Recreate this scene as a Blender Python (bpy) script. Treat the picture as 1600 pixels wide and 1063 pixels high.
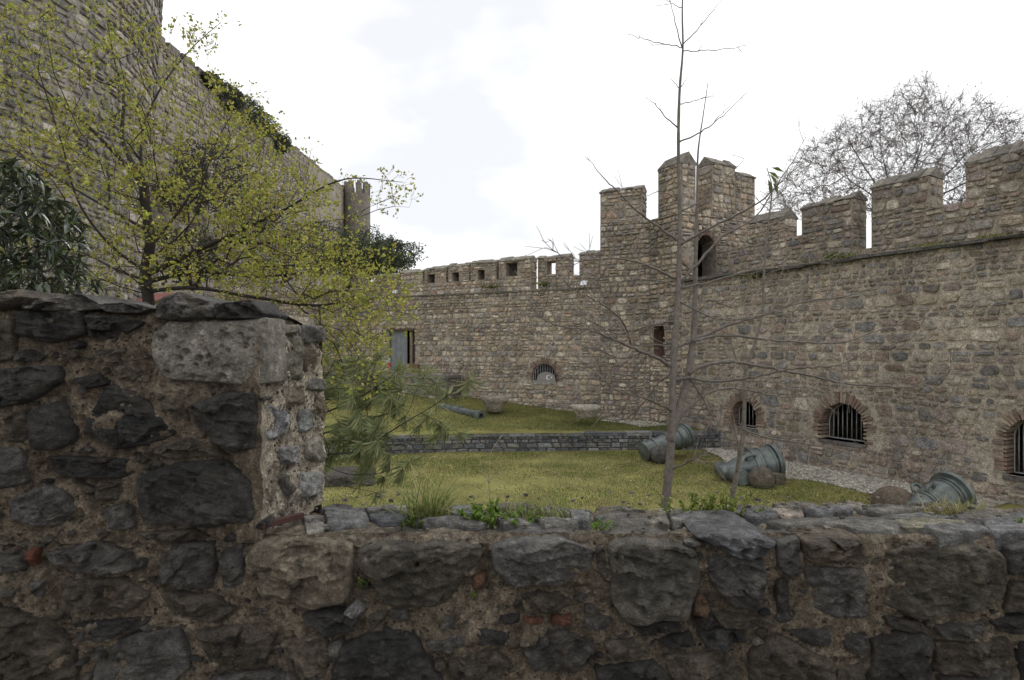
import bpy, math
import numpy as np

# ------------------------------------------------------------------ camera, sky, sun, exposure
for o in list(bpy.data.objects):
    bpy.data.objects.remove(o)
S = bpy.context.scene
COL = S.collection
F, CX, HY = 950.0, 800.0, 545.0          # focal length (px), image centre column, horizon row of the 1600x1063 photograph
cam = bpy.data.cameras.new('camera')
cam.sensor_width = 36.0
cam.lens = 36.0 * F / 1600.0
cam.shift_y = (HY - 531.5) / 1600.0
cam.clip_start = 0.05
cam.clip_end = 3000.0
cam_o = bpy.data.objects.new('camera', cam)
COL.objects.link(cam_o)
cam_o.location = (0, 0, 0)               # eye level is z = 0
cam_o.rotation_euler = (math.pi / 2, 0, 0)
S.camera = cam_o

SUN_EL, SUN_AZ = math.radians(52), math.radians(55)    # azimuth clockwise from +Y
W = bpy.data.worlds.new('World')
S.world = W
W.use_nodes = True
wn, wl = W.node_tree.nodes, W.node_tree.links
wn.clear()
w_out = wn.new('ShaderNodeOutputWorld')
w_bg = wn.new('ShaderNodeBackground')
w_sky = wn.new('ShaderNodeTexSky')
w_sky.sky_type = 'NISHITA'
w_sky.sun_disc = False
w_sky.sun_elevation = SUN_EL
w_sky.sun_rotation = SUN_AZ
w_tc = wn.new('ShaderNodeTexCoord')
w_map = wn.new('ShaderNodeMapping')
w_map.inputs['Scale'].default_value = (1.0, 1.0, 2.2)
w_map.inputs['Location'].default_value = (0.9, 0.4, 0.1)
w_noise = wn.new('ShaderNodeTexNoise')
w_noise.inputs['Scale'].default_value = 1.7
w_noise.inputs['Detail'].default_value = 5
w_noise.inputs['Roughness'].default_value = 0.5
w_ramp = wn.new('ShaderNodeValToRGB')
w_ramp.color_ramp.elements[0].position = 0.40
w_ramp.color_ramp.elements[0].color = (8.0, 8.1, 8.35, 1)
w_ramp.color_ramp.elements[1].position = 0.54
w_ramp.color_ramp.elements[1].color = (11.4, 11.4, 11.4, 1)
w_mix = wn.new('ShaderNodeMixRGB')
w_mix.inputs['Fac'].default_value = 0.93
wl.new(w_tc.outputs['Generated'], w_map.inputs['Vector'])
wl.new(w_map.outputs['Vector'], w_noise.inputs['Vector'])
wl.new(w_noise.outputs['Fac'], w_ramp.inputs['Fac'])
wl.new(w_sky.outputs['Color'], w_mix.inputs['Color1'])
wl.new(w_ramp.outputs['Color'], w_mix.inputs['Color2'])
wl.new(w_mix.outputs['Color'], w_bg.inputs['Color'])
w_bg.inputs['Strength'].default_value = 0.1
wl.new(w_bg.outputs['Background'], w_out.inputs['Surface'])

sun = bpy.data.lights.new('sun', 'SUN')
sun.energy = 0.9
sun.angle = math.radians(20)
sun.color = (1.0, 0.96, 0.9)
sun_o = bpy.data.objects.new('sun', sun)
COL.objects.link(sun_o)
sun_o.rotation_euler = (math.pi / 2 - SUN_EL, 0, -SUN_AZ + math.pi)
sun_o.rotation_euler = (math.pi / 2 - SUN_EL, 0, math.pi - SUN_AZ)
S.view_settings.view_transform = 'Standard'
S.view_settings.look = 'None'
S.view_settings.exposure = 0.28
S.view_settings.gamma = 1.0
S.render.engine = 'CYCLES'

# ------------------------------------------------------------------ numpy noise
def _h(ix, iy, iz, s):
    h = (ix * 374761393 + iy * 668265263 + iz * 2147483647 + s * 1274126177) & 0xffffffff
    h = ((h ^ (h >> 13)) * 1274126177) & 0xffffffff
    return ((h ^ (h >> 16)) & 0xffff) / 65535.0

def vnoise(p, seed=0):
    p = np.asarray(p, float)
    i = np.floor(p).astype(np.int64)
    f = p - i
    f = f * f * (3 - 2 * f)
    r = 0
    for a in (0, 1):
        for b in (0, 1):
            for c in (0, 1):
                w = (f[:, 0] if a else 1 - f[:, 0]) * (f[:, 1] if b else 1 - f[:, 1]) * (f[:, 2] if c else 1 - f[:, 2])
                r = r + w * _h(i[:, 0] + a, i[:, 1] + b, i[:, 2] + c, seed)
    return r * 2 - 1

def fbm(p, seed=0, octv=4, ridged=False):
    p = np.asarray(p, float)
    r, a, t = 0, 1.0, 0
    for k in range(octv):
        n = vnoise(p, seed + k * 17)
        if ridged:
            n = 1 - 2 * np.abs(n)
        r = r + a * n
        t += a
        a *= 0.5
        p = p * 2.03 + 11.7
    return r / t

# ------------------------------------------------------------------ mesh builder
class MB:
    def __init__(self):
        self.v, self.q, self.t, self.c, self.n = [], [], [], [], 0
    def add(self, v, quads=None, tris=None, col=(0.5, 0.5, 0.5)):
        v = np.asarray(v, float).reshape(-1, 3)
        if quads is not None and len(quads):
            self.q.append(np.asarray(quads, int).reshape(-1, 4) + self.n)
        if tris is not None and len(tris):
            self.t.append(np.asarray(tris, int).reshape(-1, 3) + self.n)
        c = np.asarray(col, float)
        if c.ndim == 1:
            c = np.tile(c[:3], (len(v), 1))
        self.v.append(v)
        self.c.append(c)
        self.n += len(v)
    def mesh(self, name, mat, smooth=True):
        v = np.concatenate(self.v)
        c = np.concatenate(self.c)
        q = np.concatenate(self.q) if self.q else np.zeros((0, 4), int)
        t = np.concatenate(self.t) if self.t else np.zeros((0, 3), int)
        me = bpy.data.meshes.new(name)
        me.vertices.add(len(v))
        me.vertices.foreach_set('co', v.astype(np.float32).ravel())
        loops = np.concatenate([q.ravel(), t.ravel()]).astype(np.int32)
        me.loops.add(len(loops))
        me.loops.foreach_set('vertex_index', loops)
        me.polygons.add(len(q) + len(t))
        st = np.concatenate([np.arange(len(q)) * 4, len(q) * 4 + np.arange(len(t)) * 3]).astype(np.int32)
        me.polygons.foreach_set('loop_start', st)
        me.polygons.foreach_set('use_smooth', np.full(len(q) + len(t), smooth, dtype=bool))
        me.update(calc_edges=True)
        at = me.attributes.new('Col', 'FLOAT_COLOR', 'POINT')
        at.data.foreach_set('color', np.concatenate([c, np.ones((len(c), 1))], 1).astype(np.float32).ravel())
        me.materials.append(mat)
        return me
    def build(self, name, mat, parent=None, smooth=True, kind=None):
        o = bpy.data.objects.new(name, self.mesh(name, mat, smooth))
        COL.objects.link(o)
        if parent is not None:
            o.parent = parent
        if kind:
            o['kind'] = kind
        return o

def thing(name, label, cat, group=None, loc=(0, 0, 0)):
    o = bpy.data.objects.new(name, None)
    o.empty_display_size = 0.2
    COL.objects.link(o)
    # parts carry world coordinates; the Empty sits at the origin unless moved
    o.location = loc
    tag(o, label, cat, group)
    return o

def tag(o, label, cat, group=None, kind=None):
    o['label'] = label
    o['category'] = cat
    if group:
        o['group'] = group
    if kind:
        o['kind'] = kind
    return o

def box(mb, mp, u0, u1, v0, v1, d0, d1, col):
    c = np.array([[u, v, d] for d in (d0, d1) for v in (v0, v1) for u in (u0, u1)], float)
    mb.add(mp(c[:, 0], c[:, 1], c[:, 2]), [[0, 2, 3, 1], [4, 5, 7, 6], [0, 1, 5, 4], [2, 6, 7, 3], [0, 4, 6, 2], [1, 3, 7, 5]], col=col)

def tube(mb, pts, rad, k=6, col=(0.1, 0.08, 0.06), cap=True):
    p = np.asarray(pts, float)
    r = np.broadcast_to(np.asarray(rad, float), (len(p),))
    t = np.gradient(p, axis=0)
    t /= np.linalg.norm(t, axis=1)[:, None] + 1e-9
    ref = np.array([0.31, 0.2, 0.93]) if abs(t[0, 2]) < 0.8 else np.array([0.95, 0.3, 0.1])
    a = np.cross(t, ref)
    a /= np.linalg.norm(a, axis=1)[:, None] + 1e-9
    b = np.cross(t, a)
    th = np.arange(k) * 2 * math.pi / k
    v = p[:, None] + r[:, None, None] * (np.cos(th)[None, :, None] * a[:, None] + np.sin(th)[None, :, None] * b[:, None])
    n = len(p)
    i, j = np.meshgrid(np.arange(n - 1), np.arange(k), indexing='ij')
    q = np.stack([i * k + j, i * k + (j + 1) % k, (i + 1) * k + (j + 1) % k, (i + 1) * k + j], -1).reshape(-1, 4)
    v = v.reshape(-1, 3)
    tr = []
    if cap:
        v = np.concatenate([v, p[:1], p[-1:]])
        for j in range(k):
            tr.append([n * k, (j + 1) % k, j])
            tr.append([n * k + 1, (n - 1) * k + j, (n - 1) * k + (j + 1) % k])
    mb.add(v, q, tr, col)

def lathe(mb, prof, o, axis, k=28, col=(0.2, 0.2, 0.2)):
    """profile [(distance along the axis, radius)] turned about a 3-D axis"""
    axis = np.array(axis, float); axis /= np.linalg.norm(axis)
    a = np.cross(axis, [0.1, 0.25, 0.96]); a /= np.linalg.norm(a)
    b = np.cross(axis, a)
    pr = [prof[0]]
    for i in range(1, len(prof) - 1):                # repeat a ring where the profile turns sharply, for a crisp crease
        a0 = math.atan2(prof[i][1] - prof[i - 1][1], prof[i][0] - prof[i - 1][0]); a1 = math.atan2(prof[i + 1][1] - prof[i][1], prof[i + 1][0] - prof[i][0])
        da = abs((a1 - a0 + math.pi) % (2 * math.pi) - math.pi)
        pr += [prof[i], prof[i]] if da > 0.5 else [prof[i]]
    pr = np.asarray(pr + [prof[-1]], float)
    th = np.arange(k) * 2 * math.pi / k
    v = np.asarray(o, float) + pr[:, 0][:, None, None] * axis + pr[:, 1][:, None, None] * (np.cos(th)[None, :, None] * a + np.sin(th)[None, :, None] * b)
    n = len(pr)
    i, j = np.meshgrid(np.arange(n - 1), np.arange(k), indexing='ij')
    q = np.stack([i * k + j, i * k + (j + 1) % k, (i + 1) * k + (j + 1) % k, (i + 1) * k + j], -1).reshape(-1, 4)
    same = np.array([abs(pr[r][0] - pr[r + 1][0]) < 1e-9 and abs(pr[r][1] - pr[r + 1][1]) < 1e-9 for r in range(n - 1)])
    q = q[~np.repeat(same, k)]
    mb.add(v.reshape(-1, 3), q, col=col)

# pixel -> world
def P(px, py, Y):
    return np.array([(px - CX) / F * Y, Y, (HY - py) / F * Y])
def proj(p):
    p = np.asarray(p, float).reshape(-1, 3)
    y = np.maximum(p[:, 1], 0.1)
    return np.stack([CX + F * p[:, 0] / y, HY - F * p[:, 2] / y], 1)

# ------------------------------------------------------------------ materials
def mat_new(name):
    m = bpy.data.materials.new(name)
    m.use_nodes = True
    n = m.node_tree.nodes
    n.clear()
    return m, n, m.node_tree.links

def rock_mat(name, scale=6.0, contrast=0.6, bump=0.5, bdist=0.02, rough=0.9, spots=None, fine=60.0, strata=0.0, moss=None, spec=0.3, fcon=0.28, ridge=0.0, streak=None):
    """stone / mortar / bark: tint from the Col attribute, broken up by noise; bump for the grain"""
    m, n, l = mat_new(name)
    out = n.new('ShaderNodeOutputMaterial')
    b = n.new('ShaderNodeBsdfPrincipled')
    b.inputs['Roughness'].default_value = rough
    b.inputs['Specular IOR Level'].default_value = spec
    at = n.new('ShaderNodeAttribute'); at.attribute_name = 'Col'
    g = n.new('ShaderNodeNewGeometry')
    vec = g.outputs['Position']
    if strata:
        mp = n.new('ShaderNodeMapping')
        mp.inputs['Scale'].default_value = (1, 1, strata)
        mp.inputs['Rotation'].default_value = (0.3, 0.25, 0)
        l.new(vec, mp.inputs['Vector']); vec2 = mp.outputs['Vector']
    else:
        vec2 = vec
    n1 = n.new('ShaderNodeTexNoise'); n1.inputs['Scale'].default_value = scale; n1.inputs['Detail'].default_value = 8; n1.inputs['Roughness'].default_value = 0.62
    l.new(vec2, n1.inputs['Vector'])
    r1 = n.new('ShaderNodeMapRange')
    r1.inputs['From Min'].default_value = 0.3; r1.inputs['From Max'].default_value = 0.7
    r1.inputs['To Min'].default_value = 1 - contrast; r1.inputs['To Max'].default_value = 1 + contrast
    l.new(n1.outputs['Fac'], r1.inputs['Value'])
    mul = n.new('ShaderNodeVectorMath'); mul.operation = 'SCALE'
    l.new(at.outputs['Color'], mul.inputs[0]); l.new(r1.outputs['Result'], mul.inputs['Scale'])
    col = mul.outputs['Vector']
    n2 = n.new('ShaderNodeTexNoise'); n2.inputs['Scale'].default_value = fine; n2.inputs['Detail'].default_value = 6; n2.inputs['Roughness'].default_value = 0.7
    l.new(vec2, n2.inputs['Vector'])
    r2 = n.new('ShaderNodeMapRange')
    r2.inputs['From Min'].default_value = 0.3; r2.inputs['From Max'].default_value = 0.7
    r2.inputs['To Min'].default_value = 1 - fcon; r2.inputs['To Max'].default_value = 1 + fcon
    l.new(n2.outputs['Fac'], r2.inputs['Value'])
    mul2 = n.new('ShaderNodeVectorMath'); mul2.operation = 'SCALE'
    l.new(col, mul2.inputs[0]); l.new(r2.outputs['Result'], mul2.inputs['Scale'])
    col = mul2.outputs['Vector']
    for sp in (spots, moss):
        if not sp:
            continue
        ss, lo, hi, sc = sp
        n3 = n.new('ShaderNodeTexNoise'); n3.inputs['Scale'].default_value = ss; n3.inputs['Detail'].default_value = 7; n3.inputs['Roughness'].default_value = 0.7
        l.new(vec, n3.inputs['Vector'])
        r3 = n.new('ShaderNodeMapRange'); r3.inputs['From Min'].default_value = lo; r3.inputs['From Max'].default_value = hi
        r3.inputs['To Max'].default_value = 0.8
        l.new(n3.outputs['Fac'], r3.inputs['Value'])
        mx = n.new('ShaderNodeMixRGB'); mx.inputs['Color2'].default_value = (*sc, 1)
        l.new(r3.outputs['Result'], mx.inputs['Fac']); l.new(col, mx.inputs['Color1'])
        col = mx.outputs['Color']
    if streak:
        m3 = n.new('ShaderNodeMapping'); m3.inputs['Scale'].default_value = (1, 1, 0.22)
        l.new(vec, m3.inputs['Vector'])
        n5 = n.new('ShaderNodeTexNoise'); n5.inputs['Scale'].default_value = streak; n5.inputs['Detail'].default_value = 5
        l.new(m3.outputs['Vector'], n5.inputs['Vector'])
        r5 = n.new('ShaderNodeMapRange'); r5.inputs['From Min'].default_value = 0.36; r5.inputs['From Max'].default_value = 0.62
        r5.inputs['To Min'].default_value = 0.8; r5.inputs['To Max'].default_value = 1.12
        l.new(n5.outputs['Fac'], r5.inputs['Value'])
        m5 = n.new('ShaderNodeVectorMath'); m5.operation = 'SCALE'
        l.new(col, m5.inputs[0]); l.new(r5.outputs['Result'], m5.inputs['Scale'])
        col = m5.outputs['Vector']
    l.new(col, b.inputs['Base Color'])
    ad = n.new('ShaderNodeMath'); ad.operation = 'MULTIPLY_ADD'
    ad.inputs[1].default_value = 0.45
    l.new(n2.outputs['Fac'], ad.inputs[0]); l.new(n1.outputs['Fac'], ad.inputs[2])
    bp = n.new('ShaderNodeBump'); bp.inputs['Strength'].default_value = bump; bp.inputs['Distance'].default_value = bdist
    hgt = ad.outputs['Value']
    if ridge:
        n6 = n.new('ShaderNodeTexNoise'); n6.noise_type = 'RIDGED_MULTIFRACTAL'
        n6.inputs['Scale'].default_value = scale * 1.1; n6.inputs['Detail'].default_value = 7
        l.new(vec2, n6.inputs['Vector'])
        v6 = n.new('ShaderNodeTexVoronoi'); v6.inputs['Scale'].default_value = scale * 2.2
        wp = n.new('ShaderNodeVectorMath'); wp.operation = 'MULTIPLY_ADD'
        wp.inputs[1].default_value = (0.06, 0.06, 0.06)
        l.new(n2.outputs['Color'], wp.inputs[0]); l.new(vec2, wp.inputs[2])
        l.new(wp.outputs['Vector'], v6.inputs['Vector'])
        a6 = n.new('ShaderNodeMath'); a6.operation = 'MULTIPLY_ADD'; a6.inputs[1].default_value = ridge * 0.22
        l.new(n6.outputs['Fac'], a6.inputs[0]); l.new(hgt, a6.inputs[2])
        a7 = n.new('ShaderNodeMath'); a7.operation = 'MULTIPLY_ADD'; a7.inputs[1].default_value = -ridge * 0.5
        l.new(v6.outputs['Distance'], a7.inputs[0]); l.new(a6.outputs['Value'], a7.inputs[2])
        hgt = a7.outputs['Value']
    l.new(hgt, bp.inputs['Height'])
    l.new(bp.outputs['Normal'], b.inputs['Normal'])
    l.new(b.outputs['BSDF'], out.inputs['Surface'])
    return m

def leaf_mat(name, rough=0.5, trans=0.35, spec=0.4):
    m, n, l = mat_new(name)
    out = n.new('ShaderNodeOutputMaterial')
    at = n.new('ShaderNodeAttribute'); at.attribute_name = 'Col'
    b = n.new('ShaderNodeBsdfPrincipled'); b.inputs['Roughness'].default_value = rough
    b.inputs['Specular IOR Level'].default_value = spec
    t = n.new('ShaderNodeBsdfTranslucent')
    mx = n.new('ShaderNodeMixShader'); mx.inputs['Fac'].default_value = trans
    l.new(at.outputs['Color'], b.inputs['Base Color']); l.new(at.outputs['Color'], t.inputs['Color'])
    l.new(b.outputs['BSDF'], mx.inputs[1]); l.new(t.outputs['BSDF'], mx.inputs[2])
    l.new(mx.outputs['Shader'], out.inputs['Surface'])
    return m

def metal_mat(name, c1, c2, rough=0.5, metal=0.3):
    m, n, l = mat_new(name)
    out = n.new('ShaderNodeOutputMaterial')
    b = n.new('ShaderNodeBsdfPrincipled')
    b.inputs['Metallic'].default_value = metal; b.inputs['Roughness'].default_value = rough
    g = n.new('ShaderNodeNewGeometry')
    n1 = n.new('ShaderNodeTexNoise'); n1.inputs['Scale'].default_value = 5; n1.inputs['Detail'].default_value = 9; n1.inputs['Roughness'].default_value = 0.7
    l.new(g.outputs['Position'], n1.inputs['Vector'])
    rp = n.new('ShaderNodeValToRGB')
    rp.color_ramp.elements[0].position = 0.35; rp.color_ramp.elements[0].color = (*c1, 1)
    rp.color_ramp.elements[1].position = 0.68; rp.color_ramp.elements[1].color = (*c2, 1)
    l.new(n1.outputs['Fac'], rp.inputs['Fac']); l.new(rp.outputs['Color'], b.inputs['Base Color'])
    bp = n.new('ShaderNodeBump'); bp.inputs['Strength'].default_value = 0.25; bp.inputs['Distance'].default_value = 0.01
    l.new(n1.outputs['Fac'], bp.inputs['Height']); l.new(bp.outputs['Normal'], b.inputs['Normal'])
    l.new(b.outputs['BSDF'], out.inputs['Surface'])
    return m

M = {}
M['near_rock'] = rock_mat('near_rock', 11, 0.75, 1.0, 0.06, 0.75, spots=(23, 0.58, 0.7, (0.17, 0.16, 0.14)), fine=110, strata=1.6, moss=(9, 0.55, 0.68, (0.095, 0.075, 0.05)), spec=0.5, fcon=0.6, ridge=1.0)
M['near_pale'] = rock_mat('near_pale', 12, 0.5, 1.0, 0.05, 0.9, spots=(16, 0.6, 0.74, (0.07, 0.065, 0.055)), fine=110, fcon=0.45, ridge=0.7)
M['near_mortar'] = rock_mat('near_mortar', 16, 0.65, 1.0, 0.05, 0.95, spots=(30, 0.62, 0.72, (0.3, 0.25, 0.19)), fine=120, moss=(5, 0.55, 0.7, (0.07, 0.055, 0.04)), fcon=0.6, ridge=0.5)
M['wall_stone'] = rock_mat('wall_stone', 8, 0.45, 1.0, 0.05, 0.95, spots=(5, 0.62, 0.8, (0.36, 0.33, 0.28)), fine=32, moss=(1.1, 0.58, 0.78, (0.11, 0.1, 0.08)), fcon=0.38, streak=0.9)
M['wall_mortar'] = rock_mat('wall_mortar', 9, 0.45, 0.9, 0.04, 0.95, fine=36, spots=(2.2, 0.55, 0.75, (0.16, 0.14, 0.11)), fcon=0.4, streak=0.9)
M['brick'] = rock_mat('brick', 9, 0.4, 0.6, 0.02, 0.9, fine=50)
M['far_stone'] = rock_mat('far_stone', 3.0, 0.4, 0.8, 0.06, 0.95, fine=14, spots=(0.7, 0.55, 0.75, (0.3, 0.275, 0.235)), moss=(0.35, 0.55, 0.75, (0.12, 0.115, 0.1)))
M['dark'] = rock_mat('dark', 5, 0.4, 0.5, 0.02, 0.95)
M['lawn'] = rock_mat('lawn', 1.3, 0.35, 0.6, 0.03, 1.0, fine=25, spots=(2.5, 0.52, 0.7, (0.15, 0.115, 0.05)), moss=(7, 0.6, 0.75, (0.1, 0.13, 0.025)))
M['earth'] = rock_mat('earth', 2.5, 0.5, 0.8, 0.04, 1.0, fine=30)
M['bark'] = rock_mat('bark', 30, 0.35, 0.5, 0.006, 0.8, fine=160)
M['twig'] = rock_mat('twig', 20, 0.3, 0.2, 0.003, 0.75, fine=100)
M['leaf'] = leaf_mat('leaf')
M['gloss_leaf'] = leaf_mat('gloss_leaf', 0.25, 0.15, 0.7)
M['needle'] = leaf_mat('needle', 0.6, 0.3, 0.3)
M['grass'] = leaf_mat('grass', 0.7, 0.3, 0.2)
M['bronze'] = metal_mat('bronze', (0.075, 0.09, 0.087), (0.21, 0.235, 0.225), 0.45, 0.35)
M['iron'] = metal_mat('iron', (0.26, 0.265, 0.27), (0.4, 0.405, 0.41), 0.6, 0.2)
M['rust'] = metal_mat('rust', (0.03, 0.011, 0.008), (0.075, 0.026, 0.016), 0.7, 0.1)
M['door_steel'] = metal_mat('door_steel', (0.2, 0.215, 0.235), (0.3, 0.315, 0.335), 0.6, 0.1)
M['paint'] = rock_mat('paint', 4, 0.12, 0.1, 0.003, 0.5, fine=40)
M['wood'] = rock_mat('wood', 8, 0.35, 0.4, 0.006, 0.8, fine=60)

# ------------------------------------------------------------------ wall faces and rubble
class Face:
    def __init__(s, O, U, N):
        s.O, s.U, s.N = np.array(O, float), np.array(U, float), np.array(N, float)
        s.U /= np.linalg.norm(s.U); s.N /= np.linalg.norm(s.N)
    def __call__(s, u, v, d):
        u, v, d = np.broadcast_arrays(np.asarray(u, float), np.asarray(v, float), np.asarray(d, float))
        p = s.O + u[..., None] * s.U + d[..., None] * s.N
        p[..., 2] += v
        return p
    def uv(s, px, py):
        r = np.array([(px - CX) / F, 1.0, (HY - py) / F])
        t = np.dot(s.O, s.N) / np.dot(r, s.N)
        p = r * t
        return float(np.dot(p - s.O, s.U)), float(p[2] - s.O[2])

STONE_PAL = np.array([(0.23, 0.21, 0.18), (0.27, 0.24, 0.195), (0.20, 0.185, 0.165), (0.18, 0.17, 0.16), (0.17, 0.166, 0.165),
                      (0.31, 0.28, 0.235), (0.25, 0.215, 0.165), (0.22, 0.175, 0.145), (0.235, 0.195, 0.178), (0.19, 0.17, 0.15)])
STONE_PAL = STONE_PAL * np.array((1.55, 1.52, 1.5))
TAN_PAL = np.array([(0.27, 0.24, 0.2), (0.31, 0.275, 0.225), (0.24, 0.215, 0.185), (0.22, 0.205, 0.19), (0.35, 0.32, 0.27),
                    (0.27, 0.225, 0.17), (0.25, 0.195, 0.155), (0.19, 0.175, 0.165), (0.29, 0.25, 0.19)]) * np.array((1.66, 1.6, 1.56))
GREY_PAL = np.array([(0.085, 0.09, 0.095), (0.11, 0.112, 0.115), (0.14, 0.14, 0.14), (0.07, 0.073, 0.08), (0.12, 0.115, 0.105)]) * 1.7

def layout(u0, u1, v0, v1, h, rng, asp=(0.85, 2.2), split=0.22, wave=0.3):
    rows, v = [v0], v0
    while v < v1 - 1e-6:
        hh = h * rng.uniform(0.6, 1.45)
        if v + hh > v1 - 0.5 * h:
            hh = v1 - v
        v += hh
        rows.append(v)
    sd = rng.integers(1, 9999)
    def bd(j, u):
        if j == 0 or j == len(rows) - 1:
            return rows[j]
        return rows[j] + wave * h * float(vnoise(np.array([[u / (h * 3.2), j * 3.7, 0.5]]), int(sd))[0])
    quads = []
    for j in range(len(rows) - 1):
        hh = rows[j + 1] - rows[j]
        u = u0
        sl = 0.0
        while u < u1 - 1e-6:
            w = max(hh, h * 0.7) * rng.uniform(*asp)
            if u + w > u1 - 0.45 * h:
                w = u1 - u
            ub = u + w
            s2 = 0.0 if ub >= u1 - 1e-6 else rng.uniform(-0.22, 0.22) * hh
            q = np.array([[u - sl, bd(j, u)], [ub - s2, bd(j, ub)], [ub + s2, bd(j + 1, ub)], [u + sl, bd(j + 1, u)]])
            if rng.random() < split and hh > 0.75 * h:
                a = rng.uniform(0.35, 0.65)
                m0, m1 = q[0] + (q[3] - q[0]) * a, q[1] + (q[2] - q[1]) * (a + rng.uniform(-0.1, 0.1))
                quads.append(np.array([q[0], q[1], m1, m0]))
                quads.append(np.array([m0, m1, q[2], q[3]]))
            else:
                quads.append(q)
            u, sl = ub, s2
    return quads

NA = 10
_ring = np.arange(NA)
_q1 = np.stack([_ring, (_ring + 1) % NA, NA + (_ring + 1) % NA, NA + _ring], 1)
_SQ = np.concatenate([_q1, _q1 + NA])
_ST = np.stack([2 * NA + _ring, 2 * NA + (_ring + 1) % NA, np.full(NA, 3 * NA)], 1)

def stone_geo(q, rng, gap=0.025, proud=(0.008, 0.04), shrink=(0.0, 0.14), square=(0.3, 0.75), sink=0.03):
    w = 0.5 * (np.linalg.norm(q[1] - q[0]) + np.linalg.norm(q[2] - q[3]))
    h = 0.5 * (np.linalg.norm(q[3] - q[0]) + np.linalg.norm(q[2] - q[1]))
    k = rng.uniform(*shrink)
    fu, fv = max(0.3, (w - gap) / w - k), max(0.3, (h - gap) / h - k)
    e = rng.uniform(*square)
    a = (_ring + rng.uniform(0, 1)) * 2 * math.pi / NA + rng.uniform(-0.15, 0.15, NA)
    c, s = np.cos(a), np.sin(a)
    x = np.sign(c) * np.abs(c) ** e * (1 + rng.uniform(-0.1, 0.05, NA)) * fu
    y = np.sign(s) * np.abs(s) ** e * (1 + rng.uniform(-0.1, 0.05, NA)) * fv
    x, y = np.clip(x, -1, 1), np.clip(y, -1, 1)
    def bil(x, y):
        sx, sy = (x + 1) / 2, (y + 1) / 2
        return (q[0] * ((1 - sx) * (1 - sy))[:, None] + q[1] * (sx * (1 - sy))[:, None] + q[2] * (sx * sy)[:, None] + q[3] * ((1 - sx) * sy)[:, None])
    hh = rng.uniform(*proud)
    p0, p1, p2 = bil(x, y), bil(x * 0.93, y * 0.93), bil(x * 0.6, y * 0.6)
    pc = bil(np.array([rng.uniform(-0.2, 0.2)]), np.array([rng.uniform(-0.2, 0.2)]))
    tx, ty = rng.uniform(-0.35, 0.35, 2) * hh
    d1 = hh * 0.78 + x * tx + y * ty + rng.uniform(-0.15, 0.15, NA) * hh
    d2 = hh * rng.uniform(0.8, 1.15, NA) + 0.6 * (x * tx + y * ty)
    uv = np.concatenate([p0, p1, p2, pc])
    d = np.concatenate([np.full(NA, -sink), d1, d2, [hh * rng.uniform(0.9, 1.2)]])
    return uv, d, p0

def arch_hole(uc, a, v0, vs, grow=0.0):
    """rectangle from v0 to vs topped by a half circle of radius a"""
    def f(u, v):
        A = a + grow
        return ((np.abs(u - uc) < A) & (v > v0 - grow * 0.25) & (v <= vs)) | (((u - uc) ** 2 + (v - vs) ** 2 < A * A) & (v > vs))
    return f
def rect_hole(u0, u1, v0, v1, grow=0.0):
    return lambda u, v: (u > u0 - grow) & (u < u1 + grow) & (v > v0 - grow) & (v < v1 + grow)

class Rubble:
    """collects the stones of one wall; the largest in view become parts, the rest one stuff part"""
    def __init__(s, root, mat, rest_name='rubble', limit=300, vis=None):
        s.root, s.mat, s.rest, s.limit, s.vis, s.items = root, mat, rest_name, limit, vis, []
    def face(s, mp, u0, u1, v0, v1, h, rng, pal=STONE_PAL, holes=(), parent=None, bright=(0.72, 1.3), clip=None, lay={}, **kw):
        for q in layout(u0, u1, v0, v1, h, rng, **lay):
            uv, d, out = stone_geo(q, rng, **kw)
            bad = False
            for hf in holes:
                if hf(out[:, 0], out[:, 1]).any() or hf(q[:, 0].mean(), q[:, 1].mean()):
                    bad = True
            if clip is not None and not clip(out[:, 0], out[:, 1]).all():
                bad = True
            if bad:
                continue
            v = mp(uv[:, 0], uv[:, 1], d)
            c = pal[rng.integers(len(pal))] * rng.uniform(*bright)
            pp = proj(v[:NA])
            x, y = pp[:, 0], pp[:, 1]
            area = 0.5 * abs(np.dot(x, np.roll(y, 1)) - np.dot(y, np.roll(x, 1)))
            cx, cy = x.mean(), y.mean()
            ok = 2 < cx < 1598 and 2 < cy < 1061
            if s.vis is not None:
                ok = ok and s.vis(cx, cy)
            s.items.append((area if ok else -1, v, c, parent))
    def finish(s):
        s.items.sort(key=lambda t: -t[0])
        rest = MB()
        for k, (ar, v, c, par) in enumerate(s.items):
            if k < s.limit and ar > 20:
                mb = MB(); mb.add(v, _SQ, _ST, c)
                mb.build('stone', s.mat, par or s.root, smooth=False)
            else:
                rest.add(v, _SQ, _ST, c)
        if rest.n:
            rest.build(s.rest, s.mat, s.root, smooth=False, kind='stuff')

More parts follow.
